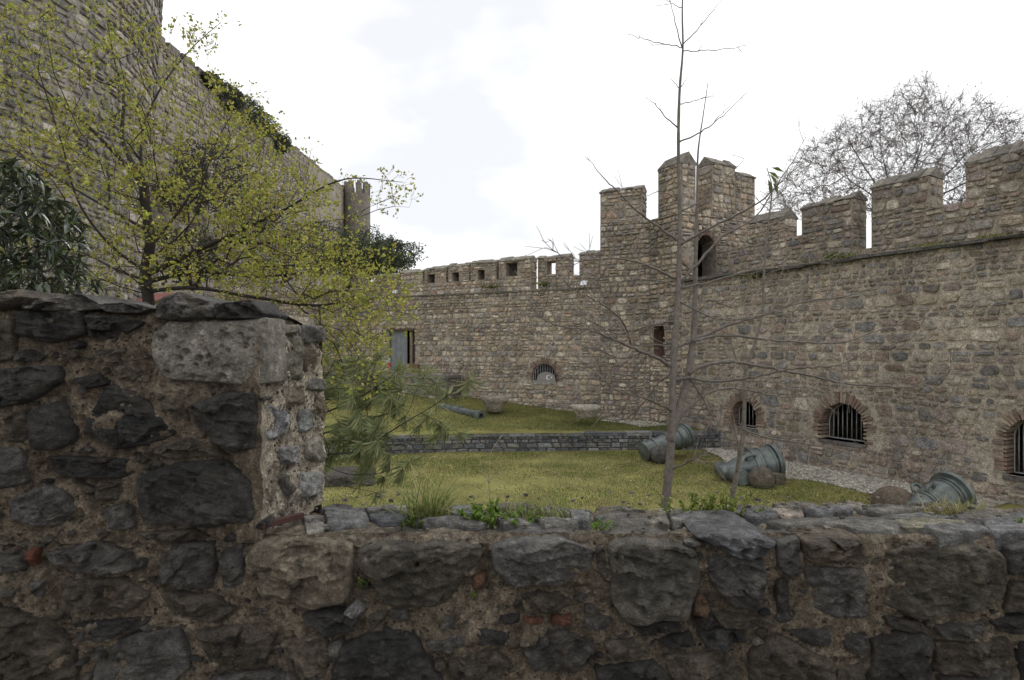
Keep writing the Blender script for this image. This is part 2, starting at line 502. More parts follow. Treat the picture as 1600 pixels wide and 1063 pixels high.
def mortar_face(mb, mp, u0, u1, v0, v1, step, d, amp, col, holes=(), seed=1):
    nu, nv = max(2, int((u1 - u0) / step) + 1), max(2, int((v1 - v0) / step) + 1)
    u, v = np.meshgrid(np.linspace(u0, u1, nu), np.linspace(v0, v1, nv), indexing='ij')
    uf, vf = u.ravel(), v.ravel()
    nz = fbm(np.stack([uf * 5, vf * 5, np.full(uf.shape, 0.3)], 1), seed, 3)
    p = mp(uf, vf, d + amp * nz)
    i, j = np.meshgrid(np.arange(nu - 1), np.arange(nv - 1), indexing='ij')
    q = np.stack([i * nv + j, (i + 1) * nv + j, (i + 1) * nv + j + 1, i * nv + j + 1], -1).reshape(-1, 4)
    if holes:
        cu, cv = uf[q].mean(1), vf[q].mean(1)
        keep = np.ones(len(q), bool)
        for hf in holes:
            keep &= ~hf(cu, cv)
        q = q[keep]
    tint = np.asarray(col)[None] * (1 + 0.25 * fbm(np.stack([uf * 0.8, vf * 0.8, np.full(uf.shape, 7.3)], 1), seed + 5, 3))[:, None]
    mb.add(p, q, col=tint)

def shell(mb, mp, u0, u1, v0, v1, d0, d1, col):
    """the back, top, bottom and ends of a wall body (no front)"""
    c = np.array([[u, v, d] for d in (d0, d1) for v in (v0, v1) for u in (u0, u1)], float)
    mb.add(mp(c[:, 0], c[:, 1], c[:, 2]), [[0, 2, 3, 1], [0, 1, 5, 4], [2, 6, 7, 3], [0, 4, 6, 2], [1, 3, 7, 5]], col=col)

def tunnel(mb, mp, outline, d0, d1, col):
    o = np.asarray(outline, float)
    n = len(o)
    a, b = mp(o[:, 0], o[:, 1], np.full(n, d0)), mp(o[:, 0], o[:, 1], np.full(n, d1))
    q = [[i, (i + 1) % n, n + (i + 1) % n, n + i] for i in range(n)]
    mb.add(np.concatenate([a, b]), q, col=col)

def arch_outline(uc, a, v0, vs, n=16):
    th = np.linspace(0, math.pi, n)
    return [(uc + a, v0)] + [(uc + a * math.cos(t), vs + a * math.sin(t)) for t in th] + [(uc - a, v0)]

BRICK_PAL = np.array([(0.25, 0.175, 0.135), (0.21, 0.145, 0.115), (0.31, 0.24, 0.185), (0.22, 0.17, 0.14), (0.34, 0.28, 0.22)])
def arch_bricks(parent, mp, uc, a, v0, vs, rng, ln=0.24, th=0.055, dep=0.3, proud=0.03, dull=1.0):
    """brick voussoirs round an arch and down its jambs, each a part"""
    pos = []
    n = max(8, int(math.pi * (a + ln * 0.4) / (th * 1.42)))
    for k in range(n):
        t = math.pi * (k + 0.5) / n
        pos.append((uc + a * math.cos(t), vs + a * math.sin(t), math.cos(t), math.sin(t)))
    m = int((vs - v0) / (th * 1.4))
    for k in range(m):
        vv = v0 + (k + 0.5) * (vs - v0) / m
        pos.append((uc + a, vv, 1, 0)); pos.append((uc - a, vv, -1, 0))
    for (bu, bv, cu, cv) in pos:
        L = ln * rng.uniform(0.75, 1.1); T = th * rng.uniform(0.85, 1.1) / 2
        g = rng.uniform(-0.02, 0.008)
        cu2, cv2 = -cv, cu
        dd = proud * rng.uniform(-0.3, 1)
        c = []
        for d in (-dep, dd):
            for (r, s) in ((g, -T * 0.92), (L, -T * 1.12), (L, T * 1.12), (g, T * 0.92)):
                j = rng.uniform(-0.006, 0.006, 2)
                c.append((bu + cu * r + cu2 * s + j[0], bv + cv * r + cv2 * s + j[1], d))
        c = np.array(c)
        mb = MB()
        mb.add(mp(c[:, 0], c[:, 1], c[:, 2]), [[0, 3, 2, 1], [4, 5, 6, 7], [0, 1, 5, 4], [1, 2, 6, 5], [2, 3, 7, 6], [3, 0, 4, 7]],
               col=BRICK_PAL[rng.integers(len(BRICK_PAL))] * rng.uniform(0.75, 1.15) * dull)
        mb.build('brick', M['brick'], parent, smooth=False)

def grille(parent, mp, uc, a, v0, vs, d, nb, r=0.012):
    """arched iron grille: frame (part) with each bar a sub-part"""
    mb = MB()
    o = np.array(arch_outline(uc, a, v0, vs, 18))
    o = np.concatenate([o, o[:1]])
    tube(mb, mp(o[:, 0], o[:, 1], np.full(len(o), d)), r * 1.7, 5, (0.2, 0.2, 0.2), cap=False)
    fr = mb.build('window_grille', M['iron'], parent)
    for k in range(nb):
        u = uc - a + 2 * a * (k + 1) / (nb + 1)
        top = vs + math.sqrt(max(0, a * a - (u - uc) ** 2))
        m2 = MB()
        tube(m2, mp([u, u], [v0, top], [d, d]), r, 5, (0.2, 0.2, 0.2))
        m2.build('bar', M['iron'], fr)
    return fr

# ------------------------------------------------------------------ ground
LAWN, UP = -2.9, -2.4
K = np.array([4.565, 20.06, 0.0])                 # corner where the two curtain walls meet
dR = np.array([0.4819, -0.8762, 0.0]); nR = np.array([-0.8762, -0.4819, 0.0])
dF = np.array([-0.898, 0.44, 0.0]); nF = np.array([-0.44, -0.898, 0.0])
FR, FF = Face(K, dR, nR), Face(K, dF, nF)
WALK = 2.12

def ret_y(x):
    return 17.25 + 0.04 * x - 0.03 * np.minimum(x, 0) ** 2
def far_y(x):
    return 22.3 - 0.49 * x
def up_z(x, y):
    zf = -2.4 + 0.1 * (4 - np.clip(x, -5, 4))
    t = np.clip((y - ret_y(x)) / (far_y(x) - ret_y(x)), 0, 1)
    return UP + (zf - UP) * t

def plane_grid(mb, fx, xs, ys, col):
    nu, nv = len(xs), len(ys)
    x, y = np.meshgrid(xs, ys, indexing='ij')
    p = fx(x.ravel(), y.ravel())
    i, j = np.meshgrid(np.arange(nu - 1), np.arange(nv - 1), indexing='ij')
    q = np.stack([i * nv + j, (i + 1) * nv + j, (i + 1) * nv + j + 1, i * nv + j + 1], -1).reshape(-1, 4)
    mb.add(p, q, col=col)

mb = MB()
plane_grid(mb, lambda x, y: np.stack([x, y, np.full(x.shape, -3.2)], 1), np.linspace(-1500, 1500, 21), np.linspace(-1500, 1500, 21), (0.1, 0.09, 0.06))
o = mb.build('ground', M['earth'], kind='structure')
mb = MB()
def f_low(x, y):
    z = LAWN + 0.03 * fbm(np.stack([x * 0.6, y * 0.6, x * 0], 1), 3, 3)
    return np.stack([x, y, z], 1)
plane_grid(mb, f_low, np.linspace(-14, 11, 120), np.linspace(2.9, 17.6, 80), (0.2, 0.19, 0.062))
mb.build('lower_lawn', M['lawn'], kind='structure')
mb = MB()
def f_up(x, t):
    y = ret_y(x) - 0.05 + t * (far_y(x) + 0.3 - ret_y(x))
    z = up_z(x, y) + 0.02 * fbm(np.stack([x * 0.6, y * 0.6, x * 0], 1), 5, 3)
    return np.stack([x, y, z], 1)
plane_grid(mb, f_up, np.linspace(-12, 6.2, 90), np.linspace(0, 1, 40), (0.2, 0.19, 0.058))
mb.build('upper_lawn', M['lawn'], kind='structure')
mb = MB()
def f_ter(x, y):
    return np.stack([x, y, -1.65 + 0.03 * fbm(np.stack([x * 1.5, y * 1.5, x * 0], 1), 9, 3)], 1)
plane_grid(mb, f_ter, np.linspace(-7, 7, 60), np.linspace(-9, 2.5, 50), (0.11, 0.095, 0.07))
mb.build('camera_terrace', M['earth'], kind='structure').name = 'footpath'

# hillside that carries the upper fortress
def cur_x(y):
    return -21.2 + (y - 36) / 69 * (-7.8)
def cur_top(y):
    return 18.5 + (y - 36) / 69 * 9.1
def f_hill(s, y):
    x0 = -7.5 - 0.05 * (y - 24); x1 = cur_x(y) - 30
    x = x0 + (x1 - x0) * s
    t = np.clip((x - x0) / (cur_x(y) - x0), 0, 1)
    base = cur_top(y) - 17.0
    z = -3.0 + (base + 3.0) * (t * t * (3 - 2 * t)) ** 1.0 + np.where(t > 0.02, 0.5, 0) * fbm(np.stack([x * 0.25, y * 0.25, x * 0], 1), 31, 4)
    return np.stack([x, y, z], 1)
mb = MB()
plane_grid(mb, f_hill, np.linspace(0, 1, 70), np.linspace(24, 150, 70), (0.07, 0.062, 0.04))
mb.build('hillside', M['earth'], kind='structure')
# ------------------------------------------------------------------ right curtain wall
rng = np.random.default_rng(11)
CW = 1.42                                           # the corner tower takes the first metres on either side
right = thing('curtain_wall', 'tall rubble wall with three arched grille windows and gabled merlons behind the cannons', 'wall')
RB = Rubble(right, M['wall_stone'], limit=300, vis=lambda x, y: y < 790 and not (x < 1060))
core = MB()
wins = []
for (pl, pr, pt, pb) in ((1143, 1182, 626, 668), (1283, 1350, 630, 690), (1572, 1650, 655, 748)):
    u0, _ = FR.uv(pl, pb); u1, _ = FR.uv(pr, pb)
    uc, a = (u0 + u1) / 2, (u1 - u0) / 2
    pc = (pl + pr) / 2
    v0, vt = FR.uv(pc, pb)[1], FR.uv(pc, pt)[1]
    wins.append((uc, a, v0, max(v0 + 0.12, vt - a)))
holes_s = [arch_hole(uc, a, v0, vs, 0.22) for uc, a, v0, vs in wins]
holes_m = [arch_hole(uc, a, v0, vs, 0.06) for uc, a, v0, vs in wins]
U1 = 14.0
MC = (0.43, 0.375, 0.305)
mortar_face(core, FR, CW, U1, LAWN - 0.1, WALK - 0.02, 0.07, -0.012, 0.02, MC, holes_m, 21)
shell(core, FR, CW, U1, LAWN - 0.1, WALK - 0.02, -2.2, -0.012, (0.2, 0.17, 0.13))
for uc, a, v0, vs in wins:
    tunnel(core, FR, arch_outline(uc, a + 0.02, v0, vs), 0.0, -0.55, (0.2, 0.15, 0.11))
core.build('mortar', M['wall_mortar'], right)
RB.face(FR, CW, U1, LAWN - 0.05, -1.2, 0.2, rng, holes=holes_s, shrink=(0.0, 0.16), lay=dict(split=0.3, asp=(0.8, 2.0)))
RB.face(FR, CW, U1, -1.2, 0.9, 0.2, rng, holes=holes_s, shrink=(0.0, 0.2), gap=0.03, lay=dict(split=0.25, asp=(0.8, 2.3)))
RB.face(FR, CW, U1, 0.9, WALK - 0.05, 0.185, rng, holes=holes_s, shrink=(0.0, 0.2), gap=0.03, lay=dict(split=0.2, asp=(0.8, 2.1)))
for (uc, a, v0, vs), nb in zip(wins, (6, 8, 9)):
    arch_bricks(right, FR, uc, a, v0, vs, rng, ln=0.26 if a > 0.4 else 0.2)
    grille(right, FR, uc, a * 0.97, v0 + 0.02, vs, -0.3, nb)
    s = MB(); box(s, FR, uc - a - 0.05, uc + a + 0.05, v0 - 0.08, v0, -0.35, 0.035, (0.17, 0.16, 0.15)); s.build('sill', M['wall_stone'], right, smooth=False)
# cornice of thin slabs along the wall walk
u = CW + 0.1
while u < U1:
    w = rng.uniform(0.35, 0.8)
    p = rng.uniform(0.11, 0.2); t = rng.uniform(0.06, 0.11); dz = rng.uniform(-0.012, 0.012)
    s = MB()
    c = np.array([[u + 0.008, WALK - t + dz, -0.3], [u + w - 0.008, WALK - t + dz, -0.3], [u + 0.008, WALK + dz, -0.3], [u + w - 0.008, WALK + dz, -0.3],
                  [u + 0.01, WALK - t + dz, p], [u + w - 0.01, WALK - t + dz, p + rng.uniform(-0.03, 0.03)], [u + 0.01, WALK + dz - 0.01, p], [u + w - 0.01, WALK + dz - 0.01, p + rng.uniform(-0.03, 0.03)]])
    s.add(FR(c[:, 0], c[:, 1], c[:, 2]), [[0, 2, 3, 1], [4, 5, 7, 6], [0, 1, 5, 4], [2, 6, 7, 3], [0, 4, 6, 2], [1, 3, 7, 5]], col=np.array((0.13, 0.125, 0.115)) * rng.uniform(0.7, 1.2))
    s.build('cornice_slab', M['wall_stone'], right, smooth=False)
    u += w
# parapet and merlons
PAR = Face(K - nR * 1.55, dR, nR)
PT = 0.6
def merlon(parent, RBx, mp, ua, ub, z0, ze, zr, th, rng, pal, h=0.2, near_end=True, far_end=False, window=None, mortar=(0.34, 0.29, 0.23), roofcol=(0.22, 0.2, 0.17), through=True):
    """gabled merlon: mortar body, stone faces, slab roof; window = (u0,u1,v0,v1) loophole"""
    b = MB()
    holes = []
    if window:
        w0, w1, y0, y1 = window
        for (x0, x1, q0, q1) in ((ua, ub, z0, y0), (ua, ub, y1, ze), (ua, w0, y0, y1), (w1, ub, y0, y1)):
            box(b, mp, x0, x1, q0, q1, -th, -0.015, mortar)
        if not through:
            box(b, mp, w0 - 0.01, w1 + 0.01, y0 - 0.01, y1 + 0.01, -th + 0.01, -th + 0.12, (0.1, 0.09, 0.075))  # added dark back panel: blocks the sky, stands in for shade inside the loophole
        holes = [rect_hole(w0, w1, y0, y1, -0.02)]
    else:
        box(b, mp, ua, ub, z0, ze, -th, -0.015, mortar)
    body = b.build('merlon', M['wall_mortar'], parent, smooth=False)
    RBx.face(mp, ua + 0.01, ub - 0.01, z0, ze, h, rng, pal, holes, parent=body)
    if near_end:
        e = Face(mp.O + mp.U * ub, -mp.N, mp.U)
        RBx.face(e, 0.015, th - 0.01, z0, ze, h, rng, pal, parent=body)
    if far_end:
        e = Face(mp.O + mp.U * ua, -mp.N, -mp.U)
        RBx.face(e, 0.015, th - 0.01, z0, ze, h, rng, pal, parent=body)
    # roof: a gable of slabs with a small overhang, split along its length
    n = max(3, int((ub - ua) / 0.24))
    us = np.linspace(ua - 0.02, ub + 0.03, n + 1) + np.concatenate([[0], rng.uniform(-0.05, 0.05, n - 1), [0]])
    roof = MB()
    for k in range(n):
        x0, x1 = us[k] + 0.004, us[k + 1] - 0.004
        j = rng.uniform(-0.03, 0.03, 6)
        o = 0.03
        ring = np.array([[o + j[0], ze - 0.02 + j[3]], [o + j[0], ze + 0.02 + j[5] * 0.5], [-th / 2 + j[1], zr + 0.02 + j[2]], [-th - o, ze + 0.035], [-th - o, ze - 0.015], [-th / 2, ze - 0.015]])
        m = len(ring)
        pa = mp(np.full(m, x0), ring[:, 1], ring[:, 0]); pb = mp(np.full(m, x1), ring[:, 1] + j[4] * 0.5, ring[:, 0])
        ctr = np.array([pa.mean(0), pb.mean(0)])
        q = [[i, (i + 1) % m, m + (i + 1) % m, m + i] for i in range(m)]
        t = [[2 * m, (i + 1) % m, i] for i in range(m)] + [[2 * m + 1, m + i, m + (i + 1) % m] for i in range(m)]
        roof.add(np.concatenate([pa, pb, ctr]), q, t, np.array(roofcol) * rng.uniform(0.75, 1.25))
    roof.build('merlon_roof', M['wall_stone'], body, smooth=False)
    return body

def pu(mp, px):
    return mp.uv(px, 400)[0]
para = MB()
g2a, g2b = pu(PAR, 1332), pu(PAR, 1361)             # the narrow gap that reaches down to the walk
ends = [(CW - 0.05, g2a, 3.17), (g2b, U1, 3.26)]
for a, b, zt in ends:
    box(para, PAR, a, b, WALK - 0.3, zt, -PT, -0.015, (0.33, 0.285, 0.22))
box(para, PAR, g2a - 0.01, g2b + 0.01, WALK - 0.3, 2.53, -PT, -0.02, (0.33, 0.285, 0.22))
para.build('parapet', M['wall_mortar'], right, smooth=False)
for a, b, zt in ends:
    RB.face(PAR, a, b - 0.01, WALK, zt, 0.2, rng, shrink=(0, 0.18))
    e = Face(PAR.O + PAR.U * b, -PAR.N, PAR.U)
    RB.face(e, 0.01, PT - 0.01, WALK, zt, 0.2, rng)
merlon(right, RB, PAR, pu(PAR, 1170), pu(PAR, 1224), 3.16, 3.78, 4.06, PT, rng, STONE_PAL)
merlon(right, RB, PAR, pu(PAR, 1252), g2a, 3.16, 3.88, 4.06, PT, rng, STONE_PAL)
merlon(right, RB, PAR, g2b, pu(PAR, 1452), 3.25, 4.0, 4.25, PT, rng, STONE_PAL)
merlon(right, RB, PAR, pu(PAR, 1508), pu(PAR, 1690), 3.25, 4.08, 4.32, PT, rng, STONE_PAL)
RB.finish()

# ------------------------------------------------------------------ far curtain wall
rng = np.random.default_rng(12)
far = thing('curtain_wall', 'long pale rubble wall with small loopholed merlons, steel door and one arched window', 'wall')
RB = Rubble(far, M['wall_stone'], limit=300, vis=lambda x, y: x > 560 and y < 655 and x < 1010)
CF = 1.72
UF = 24.0
fu0, _ = FF.uv(870, 597); fu1, _ = FF.uv(831, 597)
fw = ((fu0 + fu1) / 2, abs(fu1 - fu0) / 2, FF.uv(850, 597)[1], 0)
fw = (fw[0], fw[1], fw[2], FF.uv(850, 568)[1] - fw[1])
dru0, drv0 = FF.uv(647, 584); dru1, drv1 = FF.uv(607, 516)
hd_s = [arch_hole(fw[0], fw[1], fw[2], fw[3], 0.2), rect_hole(dru0, dru1, drv0, drv1, -0.02)]
hd_m = [arch_hole(fw[0], fw[1], fw[2], fw[3], 0.06), rect_hole(dru0, dru1, drv0, drv1, 0.0)]
core = MB()
mortar_face(core, FF, CF, UF, -3.0, WALK - 0.02, 0.09, -0.012, 0.02, (0.39, 0.345, 0.285), hd_m, 22)
shell(core, FF, CF, UF, -3.0, WALK - 0.02, -2.2, -0.012, (0.24, 0.2, 0.16))
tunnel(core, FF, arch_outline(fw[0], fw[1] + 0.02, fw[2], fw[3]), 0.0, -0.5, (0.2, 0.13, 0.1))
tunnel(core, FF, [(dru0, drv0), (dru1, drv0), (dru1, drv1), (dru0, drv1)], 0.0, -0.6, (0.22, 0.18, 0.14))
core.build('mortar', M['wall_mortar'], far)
RB.face(FF, CF, UF, -2.7, -0.3, 0.165, rng, TAN_PAL, hd_s, shrink=(0, 0.1), proud=(0.02, 0.075), lay=dict(asp=(0.8, 2.2)))
RB.face(FF, CF, UF, -0.3, WALK - 0.06, 0.155, rng, TAN_PAL, hd_s, shrink=(0, 0.1), proud=(0.02, 0.075), lay=dict(asp=(0.8, 1.9)))
arch_bricks(far, FF, fw[0], fw[1], fw[2], fw[3], rng, ln=0.22, dull=1.0)
grille(far, FF, fw[0], fw[1] * 0.97, fw[2] + 0.02, fw[3], -0.09, 9, 0.013)
s = MB(); box(s, FF, fw[0] - fw[1], fw[0] + fw[1], fw[2] - 0.1, fw[2], -0.3, 0.04, (0.3, 0.28, 0.24)); s.build('sill', M['wall_stone'], far, smooth=False)
# ledge at the wall walk
u = CF
while u < UF:
    w = rng.uniform(0.4, 0.9)
    s = MB(); box(s, FF, u + 0.006, u + w - 0.006, WALK - 0.06, WALK, -0.3, rng.uniform(0.03, 0.08), np.array((0.2, 0.185, 0.15)) * rng.uniform(0.7, 1.1))
    s.build('ledge_slab', M['wall_stone'], far, smooth=False); u += w
PF = Face(K - nF * 0.45, dF, nF)
def pf(px, py):
    return PF.uv(px, py)
par = MB()
uA, uB = PF.uv(840, 420)[0], PF.uv(830, 420)[0]     # open slit in the parapet
def zb(px):                                          # height of the solid parapet
    return PF.uv(px, 434)[1]
box(par, PF, CF - 0.6, uA, WALK - 0.3, 2.62, -0.5, -0.015, (0.36, 0.31, 0.245))
box(par, PF, uB, UF, WALK - 0.3, 2.62, -0.5, -0.015, (0.36, 0.31, 0.245))
box(par, PF, uA - 0.01, uB + 0.01, WALK - 0.3, 2.2, -0.5, -0.02, (0.36, 0.31, 0.245))
par.build('parapet', M['wall_mortar'], far, smooth=False)
RB.face(PF, CF, uA, WALK, 2.62, 0.17, rng, TAN_PAL)
RB.face(PF, uB, UF, WALK, 2.62, 0.17, rng, TAN_PAL)
for (pa, pb, pt, win) in ((905, 938, 395, None), (840, 889, 401, (854, 868, 409, 428)), (779, 830, 404, (790, 808, 411, 431)), (735, 775, 409, (746, 757, 422, 437)),
                          (700, 732, 414, (706, 717, 426, 440)), (663, 696, 419, (667, 679, 429, 442)), (626, 660, 424, None), (586, 622, 430, None)):
    ua, ub = PF.uv(pb, pt)[0], PF.uv(pa, pt)[0]
    zt = PF.uv((pa + pb) / 2, pt)[1]
    w = None
    if win:
        a0, b0 = PF.uv(win[1], win[3]); a1, b1 = PF.uv(win[0], win[2])
        w = (a0, a1, max(b0, 2.64), b1)
    merlon(far, RB, PF, ua, ub, 2.61, zt - 0.06, zt + 0.08, 0.5, rng, TAN_PAL, h=0.17, near_end=False, far_end=True, window=w, roofcol=(0.25, 0.23, 0.19), through=(pa == 840))
RB.finish()
# steel door standing in its opening, with stone lintel
dw = dru1 - dru0
s = MB(); box(s, FF, dru0 + 0.36 * dw, dru1 - 0.01, drv0, drv1 - 0.04, -0.2, -0.14, (0.3, 0.3, 0.3))
dr = s.build('door', M['door_steel'], far, smooth=False)
s = MB()
hx = dru1 - 0.2 * dw
tube(s, FF([hx, hx, hx], [drv0 + 0.72, drv0 + 0.76, drv0 + 0.8], [-0.13, -0.09, -0.13]), 0.012, 6, (0.05, 0.05, 0.05)); s.build('handle', M['iron'], dr)
for kx in np.linspace(dru0 + 0.42 * dw, dru1 - 0.06 * dw, 4):
    s = MB(); box(s, FF, kx - 0.012, kx + 0.012, drv0 + 0.05, drv1 - 0.1, -0.141, -0.128, (0.3, 0.3, 0.3)); s.build('door_rib', M['door_steel'], dr, smooth=False)
s = MB(); box(s, FF, dru0 - 0.08, dru1 + 0.1, drv1 - 0.03, drv1 + 0.09, -0.3, 0.03, (0.12, 0.09, 0.07)); s.build('lintel', M['wood'], far, smooth=False)
s = MB(); box(s, FF, dru0 + 0.12 * dw, dru0 + 0.22 * dw, drv0, drv1 - 0.03, -0.25, -0.1, (0.24, 0.19, 0.14)); s.build('door_jamb', M['wood'], far, smooth=False)
# painted panel with crescent and star behind the grille
panel = thing('painted_panel', 'grey rounded board with white crescent and star in an arched brick window', 'panel')
th = np.linspace(0, math.pi, 14)
pw = fw[1] * 0.76
out = [(fw[0] + pw * math.cos(t) - 0.05, fw[2] + 0.0 + (fw[3] - fw[2] + fw[1] * 0.36) * (math.sin(t) ** 0.7)) for t in th]
s = MB(); o2 = np.array(out); n = len(o2)
pa, pb = FF(o2[:, 0], o2[:, 1], np.full(n, -0.05)), FF(o2[:, 0], o2[:, 1], np.full(n, -0.075))
cc = np.array([FF(fw[0], fw[2], -0.05), FF(fw[0], fw[2], -0.075)])
s.add(np.concatenate([pa, pb, cc]), [[i, n + i, n + (i + 1) % n, (i + 1) % n] for i in range(n)], [[2 * n, i, i + 1] for i in range(n - 1)] + [[2 * n + 1, n + i + 1, n + i] for i in range(n - 1)], (0.27, 0.255, 0.24))
s.build('board', M['paint'], panel, smooth=False)
s = MB()
cu, cv, r = FF.uv(856, 590)[0], FF.uv(856, 590)[1], 0.085
a1 = np.linspace(math.radians(40), math.radians(320), 18)
outer = np.stack([cu - r * np.cos(a1), cv + r * np.sin(a1)], 1)
inner = np.stack([cu - 0.02 - 0.75 * r * np.cos(a1), cv + 0.75 * r * np.sin(a1)], 1)
pp = np.concatenate([outer, inner]); m = len(a1)
s.add(FF(pp[:, 0], pp[:, 1], np.full(2 * m, -0.045)), [[i, i + 1, m + i + 1, m + i] for i in range(m - 1)], col=(0.8, 0.8, 0.78))
s.build('crescent', M['paint'], panel, smooth=False)
s = MB()
a2 = np.arange(10) * math.pi / 5 + 0.3
rr = np.where(np.arange(10) % 2 == 0, 0.042, 0.018)
st = np.stack([cu - 0.115 + rr * np.cos(a2), cv + rr * np.sin(a2)], 1)
st = np.concatenate([st, [[cu - 0.115, cv]]])
s.add(FF(st[:, 0], st[:, 1], np.full(11, -0.045)), tris=[[i, (i + 1) % 10, 10] for i in range(10)], col=(0.8, 0.8, 0.78))
s.build('star', M['paint'], panel, smooth=False)

# stone landing in front of the door
rng = np.random.default_rng(13)
land = thing('landing', 'rubble stone landing below the steel door', 'landing')
PL = Face(K + nF * 1.1, dF, nF)
la, lb = PL.uv(697, 590)[0], PL.uv(470, 590)[0]
s = MB(); mortar_face(s, PL, la, lb, -2.6, drv0 - 0.02, 0.1, -0.012, 0.015, (0.2, 0.18, 0.15), (), 23); shell(s, PL, la, lb, -2.6, drv0 - 0.02, -1.05, -0.012, (0.24, 0.22, 0.19))
s.build('mortar', M['wall_mortar'], land)
RL = Rubble(land, M['wall_stone'], vis=lambda x, y: x > 505)
RL.face(PL, la, lb, -2.5, drv0 - 0.1, 0.2, rng, STONE_PAL * 0.8)
RL.face(Face(PL.O + PL.U * la, -PL.N, -PL.U), 0.02, 1.0, -2.5, drv0 - 0.1, 0.2, rng, STONE_PAL * 0.8)
RL.finish()
u = la - 0.04
while u < lb:
    w = rng.uniform(0.5, 0.9); s = MB(); box(s, PL, u + 0.005, u + w - 0.005, drv0 - 0.1, drv0 - 0.005, -1.05, 0.06, np.array((0.26, 0.25, 0.23)) * rng.uniform(0.85, 1.1))
    s.build('coping_slab', M['wall_stone'], land, smooth=False); u += w

# ------------------------------------------------------------------ corner tower
rng = np.random.default_rng(14)
tower = thing('corner_tower', 'square rubble tower with tall gabled merlons and dark arched doorway', 'tower')
RT = Rubble(tower, M['wall_stone'], limit=300)
TZ = 4.25
TC = Face(K + dR * CW, -nR, dR)                     # side that looks down the wall walk
TL = 3.33
d0, _ = TC.uv(1089, 400); d1, _ = TC.uv(1119, 400)
dtop = TC.uv(1105, 367)[1]
dc, da = (d0 + d1) / 2, (d1 - d0) / 2
dh = arch_hole(dc, da, WALK - 0.3, dtop - da, 0.0); dhs = arch_hole(dc, da, WALK - 0.3, dtop - da, 0.1)
su0, sv0 = FR.uv(1019, 562); su1, sv1 = FR.uv(1038, 508)
slit = rect_hole(su0 + 0.02, su1, sv0, sv1, 0.0); slits = rect_hole(su0 + 0.02, su1, sv0, sv1, -0.02)
core = MB()
TM = (0.33, 0.295, 0.245)
mortar_face(core, FR, 0, CW, LAWN - 0.1, TZ, 0.07, -0.012, 0.02, TM, [slit], 31)
mortar_face(core, FF, 0, CF, LAWN - 0.1, TZ, 0.07, -0.012, 0.02, TM, (), 32)
mortar_face(core, TC, 0, TL, WALK - 0.1, TZ, 0.07, -0.012, 0.02, TM, [dh], 33)
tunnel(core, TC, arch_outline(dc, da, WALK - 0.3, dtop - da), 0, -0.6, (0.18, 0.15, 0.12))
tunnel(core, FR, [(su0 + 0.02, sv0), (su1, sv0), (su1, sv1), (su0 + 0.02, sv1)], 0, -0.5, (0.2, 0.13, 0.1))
c4 = [K, K + dR * CW, K + dR * CW - nR * TL, K - nR * TL - nF * 1.0 + dF * 0.6, K + dF * CF - nF * 3.0, K + dF * CF]
pts = np.array([[p[0], p[1], z] for z in (LAWN, TZ - 0.05) for p in c4])
core.add(pts, [[2, 3, 9, 8], [3, 4, 10, 9], [4, 5, 11, 10]], [[6, 7, 8], [6, 8, 9], [6, 9, 10], [6, 10, 11]], (0.2, 0.18, 0.15))
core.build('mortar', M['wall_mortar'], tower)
for v0, v1, h in ((LAWN, 0.6, 0.16), (0.6, TZ, 0.175)):
    RT.face(FR, 0, CW, v0, v1, h, rng, TAN_PAL * 0.95, [slits], proud=(0.02, 0.08))
    RT.face(FF, 0, CF, v0, v1, h, rng, TAN_PAL * 0.95, (), proud=(0.02, 0.08))
RT.face(TC, 0, TL, WALK, TZ, 0.2, rng, TAN_PAL * 0.95, [dhs], proud=(0.02, 0.08))
arch_bricks(tower, TC, dc, da, dtop - da - 0.05, dtop - da, rng, ln=0.2, dull=0.8)
TA = Face(K + nR * 0.004, dR, nR); TB = Face(K + nF * 0.004, dF, nF)
ma = FR.uv(1028, 300)[0]
merlon(tower, RT, TA, ma, CW, TZ - 0.02, 5.78, 6.15, 0.6, rng, TAN_PAL, near_end=True, far_end=False)
merlon(tower, RT, TB, FF.uv(1003, 300)[0], CF, TZ - 0.02, 5.34, 5.48, 0.6, rng, TAN_PAL, near_end=False, far_end=True)
TR = Face(TC.O, TC.U, TC.N)
r0 = TC.uv(1113, 300)[0]
merlon(tower, RT, TR, r0, TL - 0.95, TZ - 0.02, 5.95, 6.2, 0.6, rng, TAN_PAL, near_end=False, far_end=True)
merlon(tower, RT, TR, TL - 0.93, TL, TZ - 0.02, 5.72, 5.92, 0.6, rng, TAN_PAL, near_end=False, far_end=True)
RT.finish()
for k in range(14):                                  # broken red brick edge of the slit
    vv = sv1 - 0.1 - k * 0.085
    for (uu, w) in ((su0 - 0.2, 0.24), (su1 - 0.02, 0.16)):
        if rng.random() < 0.75 and not (uu < 0 and uu + w < 0.05):
            s = MB(); box(s, FR, max(uu, 0.02), uu + w * rng.uniform(0.8, 1.1), vv, vv + 0.055, -0.25, rng.uniform(0.0, 0.04), BRICK_PAL[rng.integers(5)])
            s.build('brick', M['brick'], tower, smooth=False)

